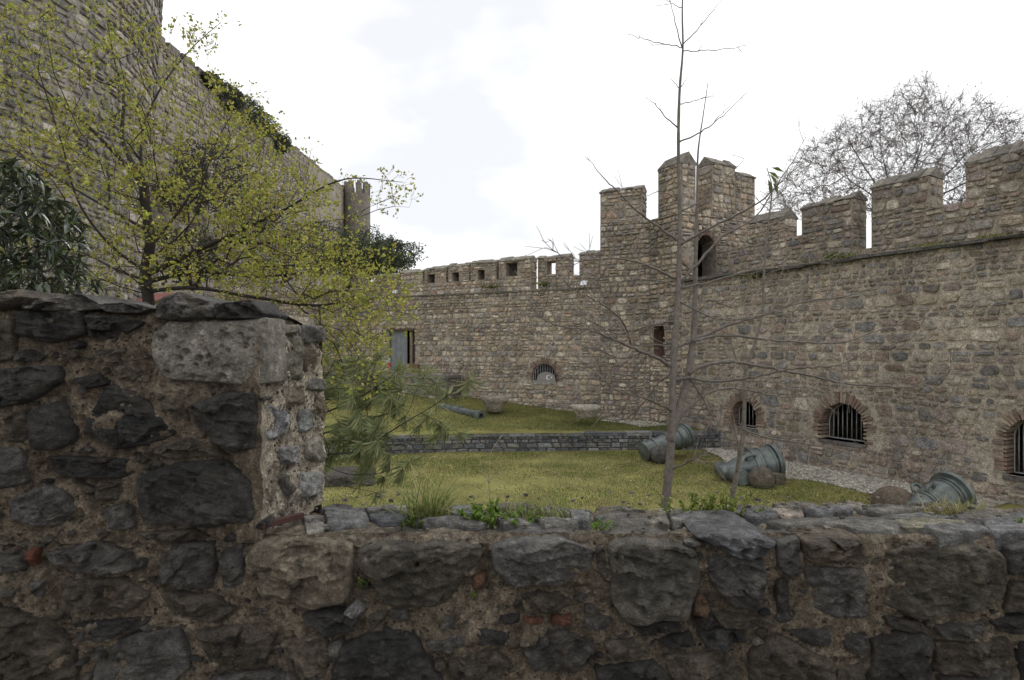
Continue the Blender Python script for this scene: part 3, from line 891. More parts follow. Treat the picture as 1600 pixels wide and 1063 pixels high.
# ------------------------------------------------------------------ retaining wall between the lawns
rng = np.random.default_rng(15)
ret = thing('retaining_wall', 'low dark coursed stone wall between the two lawns', 'wall')
def RW(u, v, d):
    u, v, d = np.broadcast_arrays(np.asarray(u, float), np.asarray(v, float), np.asarray(d, float))
    return np.stack([u, ret_y(u) - d, v + 0 * u], -1)
s = MB()
mortar_face(s, RW, -11, 7.2, LAWN - 0.1, UP - 0.02, 0.12, -0.012, 0.008, (0.1, 0.095, 0.085), (), 24)
xs = np.linspace(-11, 7.2, 60)
pa, pb = RW(xs, UP - 0.02, -0.012), RW(xs, UP - 0.02, -0.4)
s.add(np.concatenate([pa, pb]), [[i, i + 1, 60 + i + 1, 60 + i] for i in range(59)], col=(0.1, 0.095, 0.085))
s.build('mortar', M['wall_mortar'], ret)
RR = Rubble(ret, M['wall_stone'], vis=lambda x, y: x > 505 and x < 1115)
RR.face(RW, -11, 7.2, LAWN - 0.06, UP - 0.08, 0.115, rng, GREY_PAL, proud=(0.01, 0.035), gap=0.018, square=(0.18, 0.35), shrink=(0, 0.04), lay=dict(asp=(1.0, 3.0), wave=0.06, split=0.12))
RR.finish()
u = -11.0
while u < 7.2:
    w = rng.uniform(0.35, 0.75)
    s = MB(); x0, x1 = u + 0.006, u + w - 0.006
    c = np.array([[x, v, d] for d in (-0.36, 0.05 + rng.uniform(-0.015, 0.015)) for v in (UP - 0.085, UP + rng.uniform(-0.01, 0.012)) for x in (x0, x1)])
    s.add(RW(c[:, 0], c[:, 1], c[:, 2]), [[0, 2, 3, 1], [4, 5, 7, 6], [0, 1, 5, 4], [2, 6, 7, 3], [0, 4, 6, 2], [1, 3, 7, 5]], col=GREY_PAL[rng.integers(5)] * rng.uniform(0.8, 1.15))
    s.build('coping_stone', M['wall_stone'], ret, smooth=False); u += w
# ------------------------------------------------------------------ foreground wall
def resample(poly, n):
    p = np.asarray(poly, float)
    p = np.concatenate([p, p[:1]])
    seg = np.linalg.norm(np.diff(p, axis=0), axis=1)
    s = np.concatenate([[0], np.cumsum(seg)])
    t = np.linspace(0, s[-1], n, endpoint=False)
    return np.stack([np.interp(t, s, p[:, k]) for k in (0, 1)], 1)

def near_rock(mp, poly, seed, bulge=0.05, depth=0.12, n=56, rings=13, rough=0.012, side=3, facets=8, pits=None, edge=13.0):
    """rock with the given outline on a wall face: faceted, chipped front, rounded edges, sides running into the wall"""
    rg = np.random.default_rng(seed)
    o = resample(poly, n)
    for _ in range(2):
        o = 0.25 * np.roll(o, 1, 0) + 0.5 * o + 0.25 * np.roll(o, -1, 0)
    c = o.mean(0)
    size = np.sqrt(np.mean(np.sum((o - c) ** 2, 1)))
    ph = np.stack([o[:, 0] * 14, o[:, 1] * 14, np.full(n, seed * 0.37)], 1)
    o = c + (o - c) * (1 + 0.06 * fbm(ph, seed, 3))[:, None]
    rr = np.linspace(0, 1, rings + 1)[1:] ** 0.75
    uv = [c[None]]
    rv = [np.zeros(1)]
    for r in rr:
        uv.append(c + (o - c) * r); rv.append(np.full(n, r))
    uv, rv = np.concatenate(uv), np.concatenate(rv)
    prof = np.sqrt(np.maximum(0, 1 - rv ** edge))
    x = (uv - c) / size
    top = np.full(len(uv), 1.0)
    for k in range(facets):
        g = rg.normal(0, 0.62, 2)
        top = np.minimum(top, rg.uniform(0.85, 1.35) + x @ g)
    d = bulge * prof * np.maximum(top, 0.2)
    p3 = np.stack([uv[:, 0] * 9, uv[:, 1] * 9, np.full(len(uv), seed * 1.7)], 1)
    an = rg.uniform(-0.5, 0.5)
    p4 = np.stack([(uv[:, 0] * math.cos(an) + uv[:, 1] * math.sin(an)) * 5, (-uv[:, 0] * math.sin(an) + uv[:, 1] * math.cos(an)) * 22, np.full(len(uv), seed * 0.9)], 1)
    d = d + rough * (1.5 * fbm(p3 * 1.3, seed, 5) + 1.1 * fbm(p4, seed + 3, 4, True) + 0.8 * fbm(p3 * 3.1 + 5, seed + 6, 4, True)) * (0.5 + 0.5 * prof)
    if facets > 2:
        m_ = 5 + int(size * 70)
        cs = c + (rg.random((m_, 2)) - 0.5) * 2.6 * size
        off, gr = rg.normal(0, 0.55, m_), rg.normal(0, 0.9, (m_, 2))
        w_ = np.stack([fbm(p3 * 2 + 3.3, seed + 21, 3), fbm(p3 * 2 + 8.1, seed + 22, 3)], 1) * 0.25 * size
        dd_ = np.linalg.norm((uv + w_)[:, None] * [1, 1.6] - cs[None] * [1, 1.6], axis=2)
        k_ = np.argmin(dd_, 1)
        d = d + rough * (off[k_] + np.sum(gr[k_] * (uv - cs[k_]), 1) / size) * np.clip(1.2 - rv ** 6, 0, 1)
    if pits is not None:
        for (pu_, pv_, pr_) in pits:
            q = np.hypot(uv[:, 0] - pu_, (uv[:, 1] - pv_) * 1.1) / pr_
            d -= 1.3 * pr_ * np.clip(1.25 - q, 0, 1) ** 0.7
    V = [mp(uv[:, 0], uv[:, 1], d)]
    for k in range(1, side + 1):
        f = k / side
        oo = c + (o - c) * (1 + 0.015 * math.sin(f * math.pi))
        nz = fbm(np.stack([oo[:, 0] * 12, oo[:, 1] * 12, np.full(n, seed + f * depth * 12)], 1), seed + 9, 3)
        oo = oo + (o - c) / size * (0.9 * rough * nz)[:, None]
        V.append(mp(oo[:, 0], oo[:, 1], np.full(n, -f * depth)))
    V = np.concatenate(V)
    T = np.stack([np.zeros(n, int), 1 + np.arange(n), 1 + (np.arange(n) + 1) % n], 1)
    i, j = np.meshgrid(np.arange(rings + side - 1), np.arange(n), indexing='ij')
    Q = np.stack([1 + i * n + j, 1 + (i + 1) * n + j, 1 + (i + 1) * n + (j + 1) % n, 1 + i * n + (j + 1) % n], -1).reshape(-1, 4)
    return V, Q, T

YN = 2.3
front = Face((0, YN, 0), (1, 0, 0), (0, -1, 0))
PX = -0.956
side_f = Face((PX, YN, 0), (0, 1, 0), (1, 0, 0))        # flank of the tall part that faces right
TOPZ = -0.715
def top_f(u, v, d):
    u, v, d = np.broadcast_arrays(np.asarray(u, float), np.asarray(v, float), np.asarray(d, float))
    return np.stack([u, v, TOPZ + d - 0.075 * np.clip((v - 2.45) / 0.6, 0, 1)], -1)
def fpoly(p):
    return [((x - CX) / F * YN, (HY - y) / F * YN) for x, y in p]
def spoly(p):
    r = []
    for x, y in p:
        Y = PX * F / (x - CX)
        r.append((Y - YN, (HY - y) / F * Y))
    return r
def tpoly(p):
    r = []
    for x, y in p:
        Y = -TOPZ * F / (y - HY)
        r.append(((x - CX) / F * Y, Y))
    return r

near = thing('stone_wall', 'dark rough field stone wall with tall end pier and slab-topped low stretch', 'wall')
DK, BR, GR, PALE, SAND = (0.055, 0.052, 0.049), (0.11, 0.09, 0.066), (0.125, 0.118, 0.108), (0.26, 0.255, 0.245), (0.2, 0.168, 0.125)
BK = (0.036, 0.033, 0.031)
# outline in photograph pixels, colour, bulge, depth
FRONT = [
    ([(246, 470), (288, 457), (334, 473), (340, 497), (290, 502), (243, 497)], GR, .06, .4), ([(338, 475), (395, 468), (414, 490), (408, 498), (342, 500)], DK, .05, .22),
    ([(35, 487), (129, 485), (137, 523), (84, 538), (31, 524)], DK, .05, .15), ([(134, 493), (182, 494), (226, 503), (184, 536), (141, 526)], BK, .03, .15),
    ([(33, 475), (129, 459), (166, 481), (126, 487), (38, 486)], GR, .05, .4), ([(154, 476), (206, 472), (244, 483), (217, 490), (168, 488)], GR, .05, .5),
    ([(-8, 577), (94, 570), (98, 594), (52, 626), (-8, 640)], DK, .04, .12), ([(136, 657), (168, 601), (206, 603), (283, 678), (227, 696), (185, 703), (133, 671)], BK, .035, .12),
    ([(49, 640), (91, 626), (115, 647), (122, 689), (91, 703), (52, 703)], DK, .045, .12), ([(303, 629), (350, 614), (402, 611), (402, 699), (364, 707), (315, 670), (303, 654)], DK, .07, .27),
    ([(119, 591), (150, 584), (168, 600), (140, 608)], BK, .03, .1), ([(73, 713), (206, 717), (213, 738), (189, 748), (91, 741)], BK, .05, .12),
    ([(-8, 699), (35, 699), (42, 755), (-8, 766)], GR, .04, .12), ([(217, 745), (273, 722), (350, 720), (392, 750), (397, 812), (330, 822), (225, 820), (215, 780)], DK, .06, .2),
    ([(15, 781), (75, 757), (101, 766), (131, 804), (94, 821), (22, 815)], GR, .05, .12), ([(115, 748), (147, 762), (192, 755), (196, 778), (154, 783)], BR, .03, .1),
    ([(157, 796), (202, 786), (210, 826), (180, 826)], GR, .04, .1), ([(23, 552), (45, 545), (73, 556), (63, 565), (28, 565)], DK, .03, .1),
    ([(175, 573), (210, 570), (226, 584), (203, 600)], BR, .03, .1), ([(5, 645), (44, 640), (47, 690), (15, 692)], BR, .03, .1),
    ([(-8, 460), (35, 452), (47, 465), (21, 483), (-8, 485)], BR, .05, .45), ([(150, 548), (225, 540), (235, 560), (170, 568)], BR, .03, .1), ([(-8, 500), (25, 497), (28, 560), (-8, 568)], BR, .03, .1),
    ([(240, 612), (292, 622), (298, 660), (262, 640)], BR, .03, .1), ([(225, 702), (300, 682), (355, 712), (280, 716)], BR, .03, .1),
    # lower left
    ([(75, 864), (142, 845), (202, 864), (210, 890), (161, 897), (86, 886)], GR, .05, .12), ([(251, 867), (285, 847), (334, 850), (336, 920), (292, 917), (259, 901)], GR, .06, .12),
    ([(386, 866), (402, 845), (462, 840), (550, 848), (557, 882), (545, 938), (490, 952), (405, 928), (386, 893)], SAND, .08, .32), ([(472, 959), (521, 951), (565, 963), (553, 984), (517, 988), (480, 976)], DK, .05, .12),
    ([(537, 957), (557, 936), (572, 951), (561, 966)], PALE, .04, .1), ([(116, 972), (236, 964), (225, 980), (157, 999), (120, 1002)], DK, .05, .12),
    ([(-8, 950), (52, 965), (94, 984), (112, 1017), (122, 1075), (-8, 1075)], BR, .04, .12), ([(150, 1012), (225, 987), (281, 980), (300, 1040), (262, 1075), (150, 1075)], GR, .045, .12),
    ([(-8, 864), (37, 869), (40, 890), (-8, 896)], GR, .03, .1), ([(49, 910), (69, 908), (66, 932), (52, 931)], (0.14, .135, .13), .03, .1),
    ([(307, 986), (394, 972), (431, 999), (412, 1042), (337, 1053)], BR, .04, .12), ([(440, 1000), (508, 990), (522, 1024), (504, 1050), (460, 1055)], BR, .04, .12),
    ([(512, 1004), (535, 1000), (534, 1018), (516, 1046)], (0.16, .15, .13), .03, .1), ([(530, 1012), (594, 978), (651, 992), (671, 1028), (697, 1075), (512, 1075)], DK, .05, .12),
    ([(100, 905), (190, 902), (235, 930), (200, 955), (110, 950)], BR, .035, .1), ([(255, 925), (330, 925), (372, 950), (345, 972), (270, 960)], BR, .035, .1), ([(345, 860), (380, 850), (385, 910), (350, 925)], GR, .04, .1),
    ([(215, 832), (300, 826), (330, 840), (260, 850)], BR, .03, .1), ([(330, 1056), (420, 1046), (500, 1058), (495, 1080), (330, 1080)], GR, .03, .1),
    # the big top blocks
    ([(558, 854), (600, 848), (700, 847), (754, 852), (752, 868), (702, 935), (683, 948), (602, 948), (592, 919), (557, 884)], (0.115, .1, .077), .05, .34),
    ([(765, 852), (817, 842), (878, 840), (928, 856), (924, 884), (878, 912), (797, 913), (768, 884)], (0.12, .115, .108), .06, .3),
    ([(948, 846), (1015, 838), (1086, 858), (1096, 905), (1073, 967), (974, 973), (953, 935)], (0.115, .105, .088), .05, .34),
    ([(1084, 933), (1092, 920), (1107, 943), (1102, 960), (1083, 963)], (0.15, .085, .045), .05, .08),
    ([(1087, 840), (1112, 831), (1178, 829), (1211, 846), (1196, 868), (1145, 868), (1112, 850)], (0.16, .16, .165), .09, .3), ([(1106, 872), (1190, 870), (1197, 911), (1182, 957), (1143, 944), (1110, 911)], GR, .05, .15),
    ([(1214, 850), (1249, 840), (1249, 894), (1234, 903), (1213, 886)], GR, .04, .15), ([(1251, 842), (1300, 838), (1342, 838), (1354, 880), (1328, 876), (1257, 873)], (0.13, .1, .065), .09, .22),
    ([(1254, 884), (1350, 886), (1352, 960), (1307, 965), (1257, 944)], GR, .05, .12), ([(1213, 905), (1231, 903), (1231, 963), (1213, 956)], BK, .03, .08),
    ([(1357, 876), (1405, 853), (1510, 850), (1558, 858), (1577, 911), (1551, 944), (1437, 968), (1361, 936)], (0.12, .105, .078), .05, .36), ([(1564, 852), (1610, 842), (1650, 850), (1650, 900), (1575, 897)], GR, .07, .34),
    ([(1024, 1000), (1080, 985), (1086, 1004), (1040, 1010)], BK, .05, .08), ([(1090, 988), (1153, 982), (1170, 1000), (1104, 1010)], DK, .05, .08),
    ([(1232, 986), (1291, 978), (1297, 1004), (1259, 1008)], DK, .05, .08), ([(1364, 1000), (1405, 984), (1450, 992), (1452, 1075), (1356, 1075)], DK, .05, .1),
    ([(1458, 976), (1535, 966), (1540, 988), (1466, 994)], GR, .05, .1), ([(1541, 968), (1612, 957), (1612, 986), (1559, 986)], DK, .05, .1), ([(1458, 1002), (1571, 994), (1576, 1026), (1519, 1050), (1466, 1050)], BR, .05, .1),
    ([(1169, 1022), (1214, 990), (1259, 1010), (1307, 1034), (1299, 1075), (1169, 1075)], BR, .05, .1), ([(683, 963), (712, 957), (709, 982), (690, 985)], GR, .04, .08), ([(665, 1002), (728, 986), (734, 1004), (675, 1018)], GR, .05, .08),
    ([(765, 962), (812, 958), (812, 972), (775, 972)], BK, .03, .08), ([(914, 966), (956, 965), (952, 979), (916, 978)], GR, .04, .08), ([(610, 952), (635, 951), (639, 969), (612, 969)], GR, .03, .08),
    ([(700, 1030), (770, 1012), (800, 1040), (760, 1075), (705, 1075)], BR, .04, .1), ([(805, 930), (870, 925), (900, 945), (850, 955), (800, 950)], BR, .03, .08), ([(735, 975), (800, 985), (790, 1006), (745, 1005)], DK, .04, .08),
    ([(810, 1000), (880, 985), (930, 1010), (900, 1050), (830, 1045)], GR, .04, .1), ([(940, 1000), (1010, 990), (1015, 1020), (960, 1035)], BR, .04, .1), ([(930, 1045), (1020, 1030), (1060, 1075), (940, 1080)], DK, .04, .1),
    ([(1040, 1025), (1140, 1015), (1160, 1060), (1080, 1075), (1050, 1060)], BR, .04, .1), ([(1315, 990), (1352, 985), (1352, 1020), (1320, 1025)], GR, .04, .1), ([(1590, 1000), (1650, 990), (1650, 1070), (1595, 1075)], DK, .05, .1),
    ([(1580, 910), (1650, 905), (1650, 950), (1570, 955)], BR, .05, .1), ([(1310, 1045), (1350, 1035), (1352, 1080), (1305, 1080)], BR, .04, .1), ([(1470, 1058), (1580, 1045), (1585, 1085), (1470, 1085)], GR, .04, .1),
    ([(985, 975), (1060, 970), (1070, 984), (1000, 988)], BK, .04, .08), ([(1115, 962), (1200, 965), (1215, 978), (1130, 980)], BR, .03, .08), ([(1380, 962), (1440, 972), (1450, 984), (1390, 980)], DK, .04, .08),
    ([(930, 855), (944, 850), (950, 905), (934, 915)], BR, .03, .08), ([(575, 960), (605, 955), (600, 985), (580, 985)], BR, .03, .08),
]
BRICKS = [([(47, 857), (64, 855), (58, 884), (45, 882)], (0.15, .058, .036)), ([(817, 961), (851, 960), (849, 971), (817, 970)], (0.12, .055, .035)), ([(860, 960), (895, 958), (892, 974), (860, 974)], (0.14, .06, .04)),
          ([(740, 897), (761, 893), (757, 919), (737, 920)], (0.13, .07, .042)), ([(86, 665), (97, 668), (94, 690), (86, 688)], (0.16, .06, .03))]
SIDE = [
    ([(436, 528), (470, 524), (471, 593), (435, 595)], (0.2, .19, .15), .015, .06), ([(472, 507), (503, 510), (505, 535), (475, 537)], (0.22, .21, .2), .05, .1), ([(472, 541), (499, 549), (491, 581), (472, 578)], SAND, .03, .08),
    ([(482, 591), (505, 592), (503, 613), (479, 609)], (0.21, .2, .18), .04, .08), ([(465, 643), (490, 633), (484, 671), (465, 678)], (0.22, .23, .22), .015, .06), ([(431, 699), (465, 696), (469, 724), (437, 728)], (0.33, .325, .32), .03, .07),
    ([(458, 741), (499, 734), (501, 769), (462, 781)], (0.36, .36, .35), .04, .08), ([(437, 745), (450, 741), (451, 783), (440, 783)], (0.14, .13, .115), .03, .07), ([(437, 508), (469, 507), (469, 521), (437, 522)], (0.25, .23, .19), .03, .07),
    ([(490, 619), (503, 619), (501, 661), (490, 655)], SAND, .03, .07), ([(476, 692), (500, 675), (500, 724), (478, 720)], (0.28, .26, .22), .03, .07), ([(414, 630), (448, 645), (452, 672), (414, 690)], (0.3, .3, .31), .03, .07),
    ([(440, 610), (470, 600), (470, 632), (445, 640)], SAND, .02, .06), ([(410, 745), (430, 740), (432, 780), (410, 790)], SAND, .02, .06),
]
TOP = [
    ([(1153, 777), (1194, 783), (1218, 801), (1178, 813), (1149, 797)], (0.085, .085, .09)), ([(1190, 776), (1251, 777), (1257, 793), (1218, 799)], (0.24, .2, .165)), ([(1251, 775), (1316, 776), (1334, 790), (1277, 796), (1259, 786)], (0.12, .12, .125)),
    ([(1194, 811), (1275, 798), (1377, 801), (1413, 817), (1405, 833), (1348, 838), (1316, 827), (1210, 825)], (0.105, .1, .088)), ([(1324, 776), (1429, 773), (1460, 784), (1377, 796)], (0.1, .095, .085)),
    ([(1372, 798), (1474, 793), (1545, 808), (1480, 806), (1400, 804)], (0.11, .11, .105)), ([(1397, 808), (1470, 808), (1512, 822), (1498, 829), (1446, 826), (1409, 826)], (0.15, .14, .1)), ([(1490, 790), (1555, 788), (1582, 803), (1539, 807)], (0.12, .11, .09)),
    ([(1560, 786), (1640, 786), (1640, 803), (1590, 803)], (0.1, .1, .1)), ([(1530, 815), (1640, 810), (1640, 838), (1550, 840)], (0.12, .12, .12)), ([(573, 805), (632, 798), (636, 814), (594, 820)], (0.08, .082, .09)),
    ([(504, 787), (569, 782), (578, 815), (512, 830)], (0.11, .11, .11)), ([(565, 781), (640, 780), (632, 796), (578, 797)], (0.15, .145, .135)), ([(809, 780), (882, 778), (887, 794), (838, 798)], (0.11, .108, .105)),
    ([(890, 794), (923, 796), (920, 819), (893, 815)], (0.13, .13, .13)), ([(927, 797), (1002, 797), (998, 810), (931, 808)], (0.08, .08, .08)), ([(775, 808), (815, 806), (835, 820), (788, 824)], (0.12, .115, .11)), ([(703, 780), (735, 778), (738, 795), (706, 797)], (0.13, .13, .13)),
    ([(1040, 790), (1084, 783), (1100, 808), (1052, 819)], (0.14, .135, .12)), ([(470, 800), (503, 796), (508, 830), (480, 838)], (0.16, .15, .135)), ([(650, 800), (720, 798), (760, 822), (690, 826), (640, 816)], (0.11, .105, .1)), ([(1005, 800), (1038, 796), (1048, 818), (1010, 820)], (0.12, .11, .09)),
    ([(838, 812), (880, 806), (905, 822), (850, 828)], (0.12, .115, .1)), ([(1440, 830), (1530, 826), (1550, 836), (1470, 842)], (0.11, .11, .105)),
]
seed = 100
polys_f = []
for poly, c, bu, dp in FRONT:
    seed += 1
    s = MB()
    pf2 = fpoly(poly); polys_f.append(np.array(pf2))
    capst = min(y for x, y in poly) < 480
    big = capst or (max(x for x, y in poly) - min(x for x, y in poly)) > 75
    V, Q, T = near_rock(front, pf2, seed, bu * 0.75, dp, 104 if big else 52, 30 if big else 13, 0.021 if capst else 0.017 if big else 0.01, side=7 if dp > 0.2 else 3)
    jc = np.array(c) * np.random.default_rng(seed).uniform(0.85, 1.15)
    tn = fbm(V * 7 + seed, seed, 4)[:, None]
    jc = jc[None] * (1 + 0.55 * tn) + np.clip(fbm(V * 4 + 3 * seed, seed + 1, 3), 0, 1)[:, None] * np.array((0.03, 0.024, 0.016))
    s.add(V, Q, T, jc)
    s.build('stone', M['near_pale'] if c in (PALE, SAND) else M['near_rock'], near)
# the pitted limestone block at the corner
rg = np.random.default_rng(5)
lp = fpoly([(240, 521), (266, 503), (367, 501), (418, 496), (419, 598), (395, 602), (266, 594), (246, 578), (239, 559)])
polys_f.append(np.array(lp))
pits = []
for k in range(75):
    x, y = rg.uniform(255, 408), rg.uniform(510, 594)
    pits.append((*fpoly([(x, y)])[0], rg.choice([0.005, 0.007, 0.009, 0.012, 0.015], p=[.3, .3, .2, .12, .08])))
s = MB(); V, Q, T = near_rock(front, lp, 77, 0.03, 0.17, 200, 70, 0.006, side=6, facets=2, pits=pits, edge=14)
s.add(V, Q, T, (0.29, 0.268, 0.23)); s.build('limestone_block', M['near_pale'], near)
for poly, c in BRICKS:
    seed += 1; s = MB(); V, Q, T = near_rock(front, fpoly(poly), seed, 0.03, 0.08, 28, 6, 0.003, edge=10, facets=1); s.add(V, Q, T, c); s.build('brick', M['near_pale'], near)
    polys_f.append(np.array(fpoly(poly)))
for poly, c, bu, dp in SIDE:
    seed += 1; s = MB(); V, Q, T = near_rock(side_f, spoly(poly), seed, bu, dp, 48, 12, 0.009, edge=8); s.add(V, Q, T, c); s.build('stone', M['near_pale'], near)
for poly, c in TOP:
    seed += 1; s = MB()
    tp = tpoly(poly)
    zoff = np.random.default_rng(seed).uniform(-0.012, 0.012)
    V, Q, T = near_rock(lambda u, v, d: top_f(u, v, d + zoff), tp, seed, 0.016, 0.06, 72, 18, 0.0045, edge=24, facets=3); s.add(V, Q, T, np.array(c) * 1.9); s.build('slab', M['near_rock'], near)

# uneven stones along the back edge of the low stretch
rg = np.random.default_rng(58)
x = -0.93
while x < 3.5:
    w = rg.uniform(0.09, 0.3); seed += 1
    y0, y1 = rg.uniform(2.83, 2.93), rg.uniform(3.02, 3.12)
    pl = [(x + 0.01, y0 + rg.uniform(-.03, .03)), (x + w * 0.5, y0 + rg.uniform(-.03, .03)), (x + w - 0.01, y0 + rg.uniform(-.03, .03)), (x + w - 0.01 - rg.uniform(0, .03), y1), (x + w * 0.5, y1 + rg.uniform(-.02, .02)), (x + 0.01 + rg.uniform(0, .03), y1)]
    zo = rg.uniform(-0.035, 0.0) + (0.03 if 1.1 < x < 1.75 else 0.0); s = MB()
    V, Q, T = near_rock(lambda u, v, d: top_f(u, v, d + zo), pl, seed, 0.016, 0.16, 56, 14, 0.006, edge=18, facets=4)
    s.add(V, Q, T, np.array([(0.1, .1, .1), (0.13, .12, .1), (0.085, .083, .08), (0.16, .145, .12)][rg.integers(4)]) * rg.uniform(1.2, 1.8)); s.build('slab', M['near_rock'], near)
    x += w
# mortar body of the wall
def seg_mesh(mp, u0, u1, v0, v1, step, fd, col, seed, s, cl=0.3):
    nu, nv = int(abs(u1 - u0) / step) + 2, int(abs(v1 - v0) / step) + 2
    u, v = np.meshgrid(np.linspace(u0, u1, nu), np.linspace(v0, v1, nv), indexing='ij')
    u, v = u.ravel(), v.ravel()
    d = fd(u, v)
    i, j = np.meshgrid(np.arange(nu - 1), np.arange(nv - 1), indexing='ij')
    q = np.stack([i * nv + j, (i + 1) * nv + j, (i + 1) * nv + j + 1, i * nv + j + 1], -1).reshape(-1, 4)
    tint = np.asarray(col)[None] * (1 + cl * fbm(np.stack([u * 4, v * 4, u * 0 + seed], 1), seed, 4))[:, None]
    s.add(mp(u, v, d), q, col=tint)
def mort(u, v, sd, a=0.026):
    p = np.stack([u * 11, v * 11, u * 0 + sd], 1)
    return -0.012 + 1.7 * a * fbm(p, sd, 5) + 0.9 * a * fbm(p * 0.35, sd + 5, 2) + 0.5 * a * fbm(p * 2.7, sd + 2, 3, True)
s = MB()
MORT = (0.225, 0.182, 0.132)
seg_mesh(front, -3.7, 3.7, -1.75, TOPZ + 0.005, 0.009, lambda u, v: mort(u, v, 3) - 0.03 * np.clip((v - TOPZ + 0.05) / 0.05, 0, 1), MORT, 41, s)
def e_n(v, sd):
    return 0.028 * fbm(np.stack([v * 9, v * 0, v * 0 + sd], 1), sd, 4)
def cor_front(u, v, d):
    return front(u + e_n(v, 71) * np.clip((u - PX + 0.15) / 0.15, 0, 1), v, d)
def cor_side(u, v, d):
    return side_f(u - e_n(v, 72) * np.clip(1 - u / 0.15, 0, 1), v, d)
def ft(x):
    return np.clip(x / 0.12, 0, 1)
seg_mesh(cor_front, -3.7, PX, TOPZ - 0.02, 0.16, 0.009, lambda u, v: (mort(u, v, 3) - 0.05 * np.clip((v - 0.1) / 0.06, 0, 1) ** 2) * ft(PX - u) + e_n(v, 72) * (1 - ft(PX - u)), MORT, 42, s)
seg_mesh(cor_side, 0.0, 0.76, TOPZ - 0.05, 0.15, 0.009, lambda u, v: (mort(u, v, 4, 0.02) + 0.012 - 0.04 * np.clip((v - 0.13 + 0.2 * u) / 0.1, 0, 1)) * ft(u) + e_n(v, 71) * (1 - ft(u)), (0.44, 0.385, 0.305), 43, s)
seg_mesh(top_f, -3.7, 3.7, YN + 0.01, 3.06, 0.014, lambda u, v: mort(u, v, 6, 0.02) - 0.01 - 0.04 * np.clip((v - 2.98) / 0.08, 0, 1) - 0.03 * np.clip((YN + 0.04 - v) / 0.04, 0, 1), (0.2, 0.17, 0.13), 44, s)
def cap_f(u, v, d):
    return np.stack([u, v, d + 0 * u], -1)
seg_mesh(cap_f, -3.7, PX, YN + 0.0, 3.06, 0.014, lambda u, v: 0.15 - 0.07 * np.clip((v - 2.5) / 0.5, 0, 1) + 0.02 * fbm(np.stack([u * 9, v * 9, u * 0], 1), 51, 4), (0.11, 0.095, 0.075), 45, s)
back = Face((0, 3.06, 0), (1, 0, 0), (0, 1, 0))
seg_mesh(back, -3.7, 3.7, -3.1, TOPZ - 0.125, 0.06, lambda u, v: 0.02 * fbm(np.stack([u * 9, v * 9, u * 0], 1), 52, 3), (0.13, 0.11, 0.085), 46, s)
seg_mesh(back, -3.7, PX, TOPZ - 0.13, 0.1, 0.06, lambda u, v: 0.02 * fbm(np.stack([u * 9, v * 9, u * 0], 1), 53, 3), (0.13, 0.11, 0.085), 47, s)
s.build('mortar', M['near_mortar'], near)

# small packing stones in the mortar, where no traced stone lies
def inside(poly, x, y):
    r = False
    n = len(poly)
    j = n - 1
    for i in range(n):
        xi, yi = poly[i]; xj, yj = poly[j]
        if (yi > y) != (yj > y) and x < (xj - xi) * (y - yi) / (yj - yi + 1e-12) + xi:
            r = not r
        j = i
    return r
rg = np.random.default_rng(61)
placed = []
def try_fill(count, rmin, rmax, x0, x1, y0, y1):
    for _ in range(count):
        px, py = rg.uniform(x0, x1), rg.uniform(y0, y1)
        if px > 415 and py < 850:
            continue
        (x, y), = fpoly([(px, py)])
        R = rg.uniform(rmin, rmax)
        ra = R * rg.uniform(0.4, 0.8)
        if any(math.hypot(x - a, (y - b) * 1.3) < (R + c) * 0.9 for a, b, c in placed):
            continue
        th = np.arange(7) * 2 * math.pi / 7 + rg.uniform(0, 1)
        rr_ = rg.uniform(0.7, 1.1, 7)
        ti = rg.uniform(-0.35, 0.35)
        ex, ey = R * rr_ * np.cos(th), ra * rr_ * np.sin(th)
        pl = np.stack([x + ex * math.cos(ti) - ey * math.sin(ti), y + ex * math.sin(ti) + ey * math.cos(ti)], 1)
        if any(inside(q, a, b) for q in polys_f for a, b in list(pl[::2]) + [(x, y)]):
            continue
        placed.append((x, y, R))
        col = [GR, BR, DK, BK, (0.09, .07, .05), (0.13, .12, .105)][rg.integers(6)]
        m_ = MB(); V, Q, T = near_rock(front, pl, 700 + len(placed), R * 0.42, 0.05, 22, 6, 0.006, side=2)
        m_.add(V, Q, T, np.array(col) * rg.uniform(0.8, 1.3)); m_.build('stone', M['near_rock'], near)
try_fill(260, 0.04, 0.075, -40, 1640, 470, 1080)
try_fill(700, 0.018, 0.036, -40, 1640, 470, 1080)
try_fill(140, 0.07, 0.15, 1655, 2300, 850, 1200)
try_fill(160, 0.07, 0.15, -700, -20, 480, 1200)
# grit and pebbles set in the mortar
grit = MB()
cubg = np.array([[a, b, c] for c in (-1, 1) for b in (-1, 1) for a in (-1, 1)], float)
cqg = [[0, 2, 3, 1], [4, 5, 7, 6], [0, 1, 5, 4], [2, 6, 7, 3], [0, 4, 6, 2], [1, 3, 7, 5]]
gx, gz = rg.uniform(-2.1, 2.1, 9000), rg.uniform(-1.3, 0.14, 9000)
okg = (gz < TOPZ - 0.01) | (gx < PX - 0.01)
gx, gz = gx[okg], gz[okg]
gd = mort(gx, gz, 3)
for k in range(len(gx)):
    r = min(0.014, 0.003 + rg.exponential(0.0024))
    v = (cubg * 0.62 + rg.normal(0, 0.28, (8, 3))) * r * np.array([1.3, 1, 0.9])
    grit.add(v + [gx[k], YN - gd[k], gz[k]], cqg, col=np.array([(0.19, 0.155, 0.115), (0.13, 0.105, 0.075), (0.23, 0.2, 0.155), (0.07, 0.065, 0.06), (0.16, 0.115, 0.08)][rg.integers(5)]) * rg.uniform(0.6, 1.2))
gy, gz = rg.uniform(0.03, 0.72, 900), rg.uniform(TOPZ, 0.08, 900)
